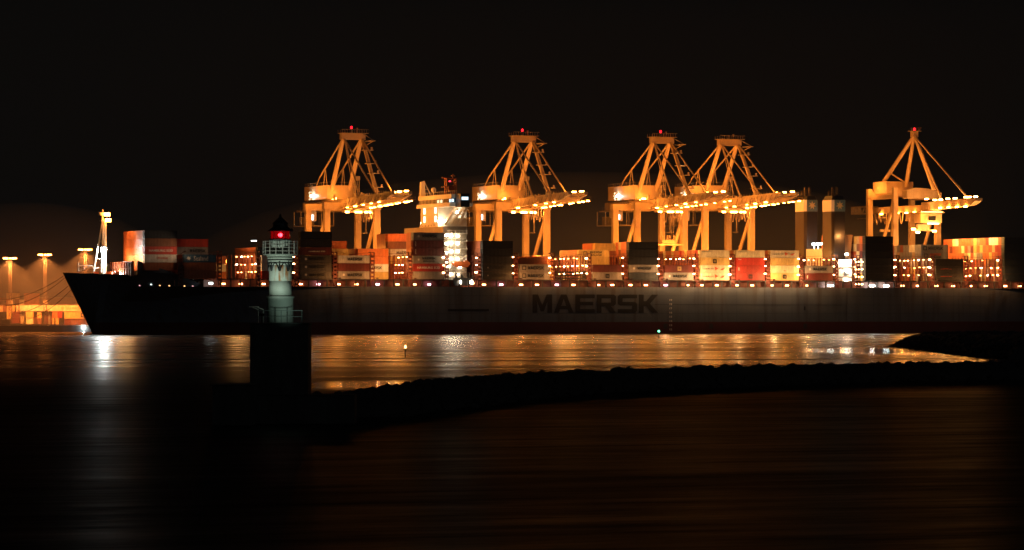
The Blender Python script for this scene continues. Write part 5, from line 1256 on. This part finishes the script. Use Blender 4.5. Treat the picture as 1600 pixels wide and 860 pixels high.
# door shape and railing with glass at the foot
m_ = MB()
for px in (406, 415, 428, 442, 456, 474):
    m_.tube((lx(px), -2.1, 0), (lx(px), -2.1, z_(486)), 0.03, n=6)
m_.beam((lx(405), -2.1, z_(485.5)), (lx(475), -2.1, z_(485.5)), 0.04); m_.beam((lx(405), -2.1, z_(495)), (lx(475), -2.1, z_(495)), 0.025)
m_.build('foot_railing', 'steel_mid', lh) if 'steel_mid' in M else (paint('steel_mid', (0.12,0.14,0.13), 0.5, 0.2), m_.build('foot_railing', 'steel_mid', lh))
# two lamp arms lighting the tower
for px0, px1 in ((402, 397), (412, 405)):
    m_ = MB(); m_.tube((lx(px1+9), -1.9, 0), (lx(px1+9), -1.9, z_(484)), 0.035, n=6); m_.tube((lx(px1+9), -1.9, z_(484)), (lx(px1), -2.0, z_(480.5)), 0.035, n=6); m_.build('lamp_arm', 'ship_white', lh)
    m_ = MB(); m_.box(lx(px1-5), lx(px1+2), -2.15, -1.85, z_(480.5), z_(479)); m_.build('lamp_shade', 'ship_white', lh)
lamp('SPOT', (lx(418), -6.4, z_(492)), 900, (0.80, 1.0, 0.86), lh, 0.15, 46, (0.15, 0, z_(405)), 0.9, 'tower_floodlight')
lamp('SPOT', (lx(470), -5.0, z_(497)), 110, (0.66, 1.0, 0.84), lh, 0.15, 80, (0, 0, z_(450)), 1.0, 'tower_floodlight')
m_ = MB(); m_.tube((lx(418), -6.4, z_(507)-0.0), (lx(418), -6.4, z_(493)), 0.05, n=6); m_.box(lx(418)-0.18, lx(418)+0.18, -6.75, -6.45, z_(494), z_(490)); m_.build('floodlight_post', 'roof_black', lh)

# ------------------------------------------------------------------ rock moles
def rock_ridge(name, label, pts, crest, halfw, seed, rock=1.0):
    """a rubble mole: boulders heaped along a curve, one surface"""
    rnd = random.Random(seed); mb = MB()
    # core
    L = []
    for (p, q) in zip(pts, pts[1:]):
        n = max(2, int((q[0]-p[0]).length/2.0))
        for i in range(n): t = i/n; L.append((p[0].lerp(q[0], t), p[1]+(q[1]-p[1])*t, p[2]+(q[2]-p[2])*t))
    L.append(pts[-1])
    prof = ((-1.0, -0.6), (-0.55, 0.45), (-0.25, 0.86), (0, 1.0), (0.25, 0.86), (0.55, 0.45), (1.0, -0.6))
    base = len(mb.v)
    for i, (p, cz, hw_) in enumerate(L):
        a = L[max(0, i-1)][0]; b = L[min(len(L)-1, i+1)][0]; d = (b-a).normalized(); nrm = Vector((-d.y, d.x, 0))
        for u, v in prof: mb.v.append(tuple(p + nrm*u*hw_ + Vector((0,0, cz*v*0.9+rnd.uniform(-0.15,0.1)))))
    m = len(prof)
    for i in range(len(L)-1):
        for j in range(m-1): a = base+i*m+j; mb.f.append((a, a+1, a+m+1, a+m))
    mb.f.append(tuple(base+j for j in range(m))); mb.f.append(tuple(base+(len(L)-1)*m+j for j in range(m-1,-1,-1)))
    ico = [(0,0,1),(0.89,0,0.45),(0.28,0.85,0.45),(-0.72,0.53,0.45),(-0.72,-0.53,0.45),(0.28,-0.85,0.45),(0.72,0.53,-0.45),(-0.28,0.85,-0.45),(-0.89,0,-0.45),(-0.28,-0.85,-0.45),(0.72,-0.53,-0.45),(0,0,-1)]
    icf = [(0,1,2),(0,2,3),(0,3,4),(0,4,5),(0,5,1),(1,6,2),(2,7,3),(3,8,4),(4,9,5),(5,10,1),(6,7,2),(7,8,3),(8,9,4),(9,10,5),(10,6,1),(11,7,6),(11,8,7),(11,9,8),(11,10,9),(11,6,10)]
    for i, (p, cz, hw_) in enumerate(L):
        a = L[max(0, i-1)][0]; b = L[min(len(L)-1, i+1)][0]; d = (b-a).normalized(); nrm = Vector((-d.y, d.x, 0))
        for k in range(int(13*rock)):
            u = rnd.uniform(-1, 1); v = 1-abs(u)**1.3*1.25; r = rnd.uniform(0.35, 0.85)*(1.0 if abs(u) > 0.2 else 0.75)
            c = p + nrm*u*hw_ + d*rnd.uniform(-1, 1) + Vector((0,0, cz*v*0.9-0.25*r)); sc_ = Vector((r*rnd.uniform(.8,1.4), r*rnd.uniform(.8,1.3), r*rnd.uniform(.6,.95))); ro = rnd.uniform(0, PI)
            vs = []
            for x, y, z in ico:
                x, y, z = x*sc_.x*rnd.uniform(.85,1.15), y*sc_.y*rnd.uniform(.85,1.15), z*sc_.z*rnd.uniform(.85,1.15)
                vs.append((c.x+x*math.cos(ro)-y*math.sin(ro), c.y+x*math.sin(ro)+y*math.cos(ro), c.z+z))
            mb.add(vs, icf)
    o = mb.build(name, 'rock'); tag(o, label, 'rock mole'); return o
def crestpt(px, py, z=2.1): Y = F*(H-z)/(py-YH); return at(px, Y, 0)
P = [(px, py, z) for px, py, z in ((486, 617, 1.7), (500, 614, 1.9), (560, 608, 2.1), (600, 602, 2.2), (640, 594.5, 2.4), (700, 588.5, 2.4), (800, 581.5, 2.4), (900, 576.5, 2.4), (1020, 573, 2.4), (1150, 569, 2.4), (1300, 565.8, 2.4), (1450, 563.6, 2.4), (1700, 560.5, 2.4))]
rock_ridge('rock_mole', 'long dark rubble mole running right from the lighthouse pier', [(crestpt(px, py, z), z, 6.5) for px, py, z in P], 2.2, 6.5, 3)
pb = [(at(1418, 900, 0), 1.6, 5.0), (at(1430, 890, 0), 2.9, 7.0), (at(1448, 870, 0), 3.9, 9.0), (at(1490, 820, 0), 4.3, 10), (at(1545, 745, 0), 4.9, 10), (at(1640, 660, 0), 5.2, 10)]
rock_ridge('rock_mole', 'dark rubble mole head at right edge, beyond the long mole', pb, 4, 10, 5, 1.2)
# navigation markers
def marker(px, py_top, py_base, Y, label, m_lamp, hw_=0.12):
    p = at(px, Y, 0); t = thing('marker_post', label, 'marker', p, RZ); h = zpy(py_top, Y)
    m_ = MB(); m_.tube((0,0,-1.0), (0,0,h-0.4), hw_*1.2, hw_, 8); m_.box(-hw_*2.2, hw_*2.2, -hw_*2.2, hw_*2.2, h*0.62, h*0.66); m_.build('post', 'roof_black', t)
    m_ = MB(); m_.lathe([(0.05, h-0.42), (hw_*1.6, h-0.35), (hw_*1.8, h-0.1), (hw_, h+0.1), (0.03, h+0.2)], 10); m_.build('lamp', m_lamp, t)
marker(1029.5, 517, 530.5, Ywater(530.5), 'black marker post with green light in front of hull lettering', 'lamp_green_b', 0.18)
marker(633.5, 541, 560, Ywater(560), 'thin black marker post with small orange light on the water', 'lamp_orange_s', 0.10)
for k in ('lamp_red_small','window_warm','window_cool','window_cool2','window_bright','port_cool','port_warm','port_pink','lamp_soft','lamp_orange_s','lamp_green_b','lamp_red_big','lamp_red','lamp_green'):
    try: M[k].cycles.emission_sampling = 'NONE'
    except Exception: pass
# ------------------------------------------------------------------ haze lit by the lamps
HAZE = 0.00003
if HAZE:
    m = bpy.data.materials.new('haze'); m.use_nodes = True; nt = m.node_tree
    for n in list(nt.nodes):
        if n.type == 'BSDF_PRINCIPLED': nt.nodes.remove(n)
    v = nt.nodes.new('ShaderNodeVolumePrincipled'); v.inputs['Color'].default_value = (0.92, 0.93, 0.95, 1); v.inputs['Density'].default_value = HAZE; v.inputs['Anisotropy'].default_value = 0.0
    nt.links.new(v.outputs[0], nt.nodes['Material Output'].inputs['Volume'])
    M['haze'] = m
    mb = MB(); hb = [at(-9000, 3000, 0), at(9000, 3000, 0)]
    mb.box(-4100, 4100, -4100, 4100, -4.2, 130)
    def mist(name_, label_, c_, r_, dens):
        mm = bpy.data.materials.new('mist'); mm.use_nodes = True; nt = mm.node_tree
        for n in list(nt.nodes):
            if n.type == 'BSDF_PRINCIPLED': nt.nodes.remove(n)
        v2 = nt.nodes.new('ShaderNodeVolumePrincipled'); v2.inputs['Color'].default_value = (0.92, 0.93, 0.95, 1); v2.inputs['Density'].default_value = dens
        nt.links.new(v2.outputs[0], nt.nodes['Material Output'].inputs['Volume'])
        e = MB(); N, K = 28, 14
        e.lathe([(max(0.01, math.sin(PI*k/K)), -math.cos(PI*k/K)) for k in range(K+1)], N)
        o = e.build(name_, mm); o.location = c_; o.scale = r_; o.rotation_euler = (0, 0, RZ); tag(o, label_, 'mist', kind='stuff')
    mist('mist_bank', 'orange lit mist bank around the floodlight masts at left', at(45, 1560, 20), (62, 70, 34), 0.0022)
    mist('mist_bank', 'faint brown mist bank over the terminal behind the cranes', at(905, 1590, 20), (175, 95, 48), 0.0016)
    hz = mb.build('haze', m); tag(hz, 'thin night haze glowing orange around the floodlights', 'haze', kind='stuff')
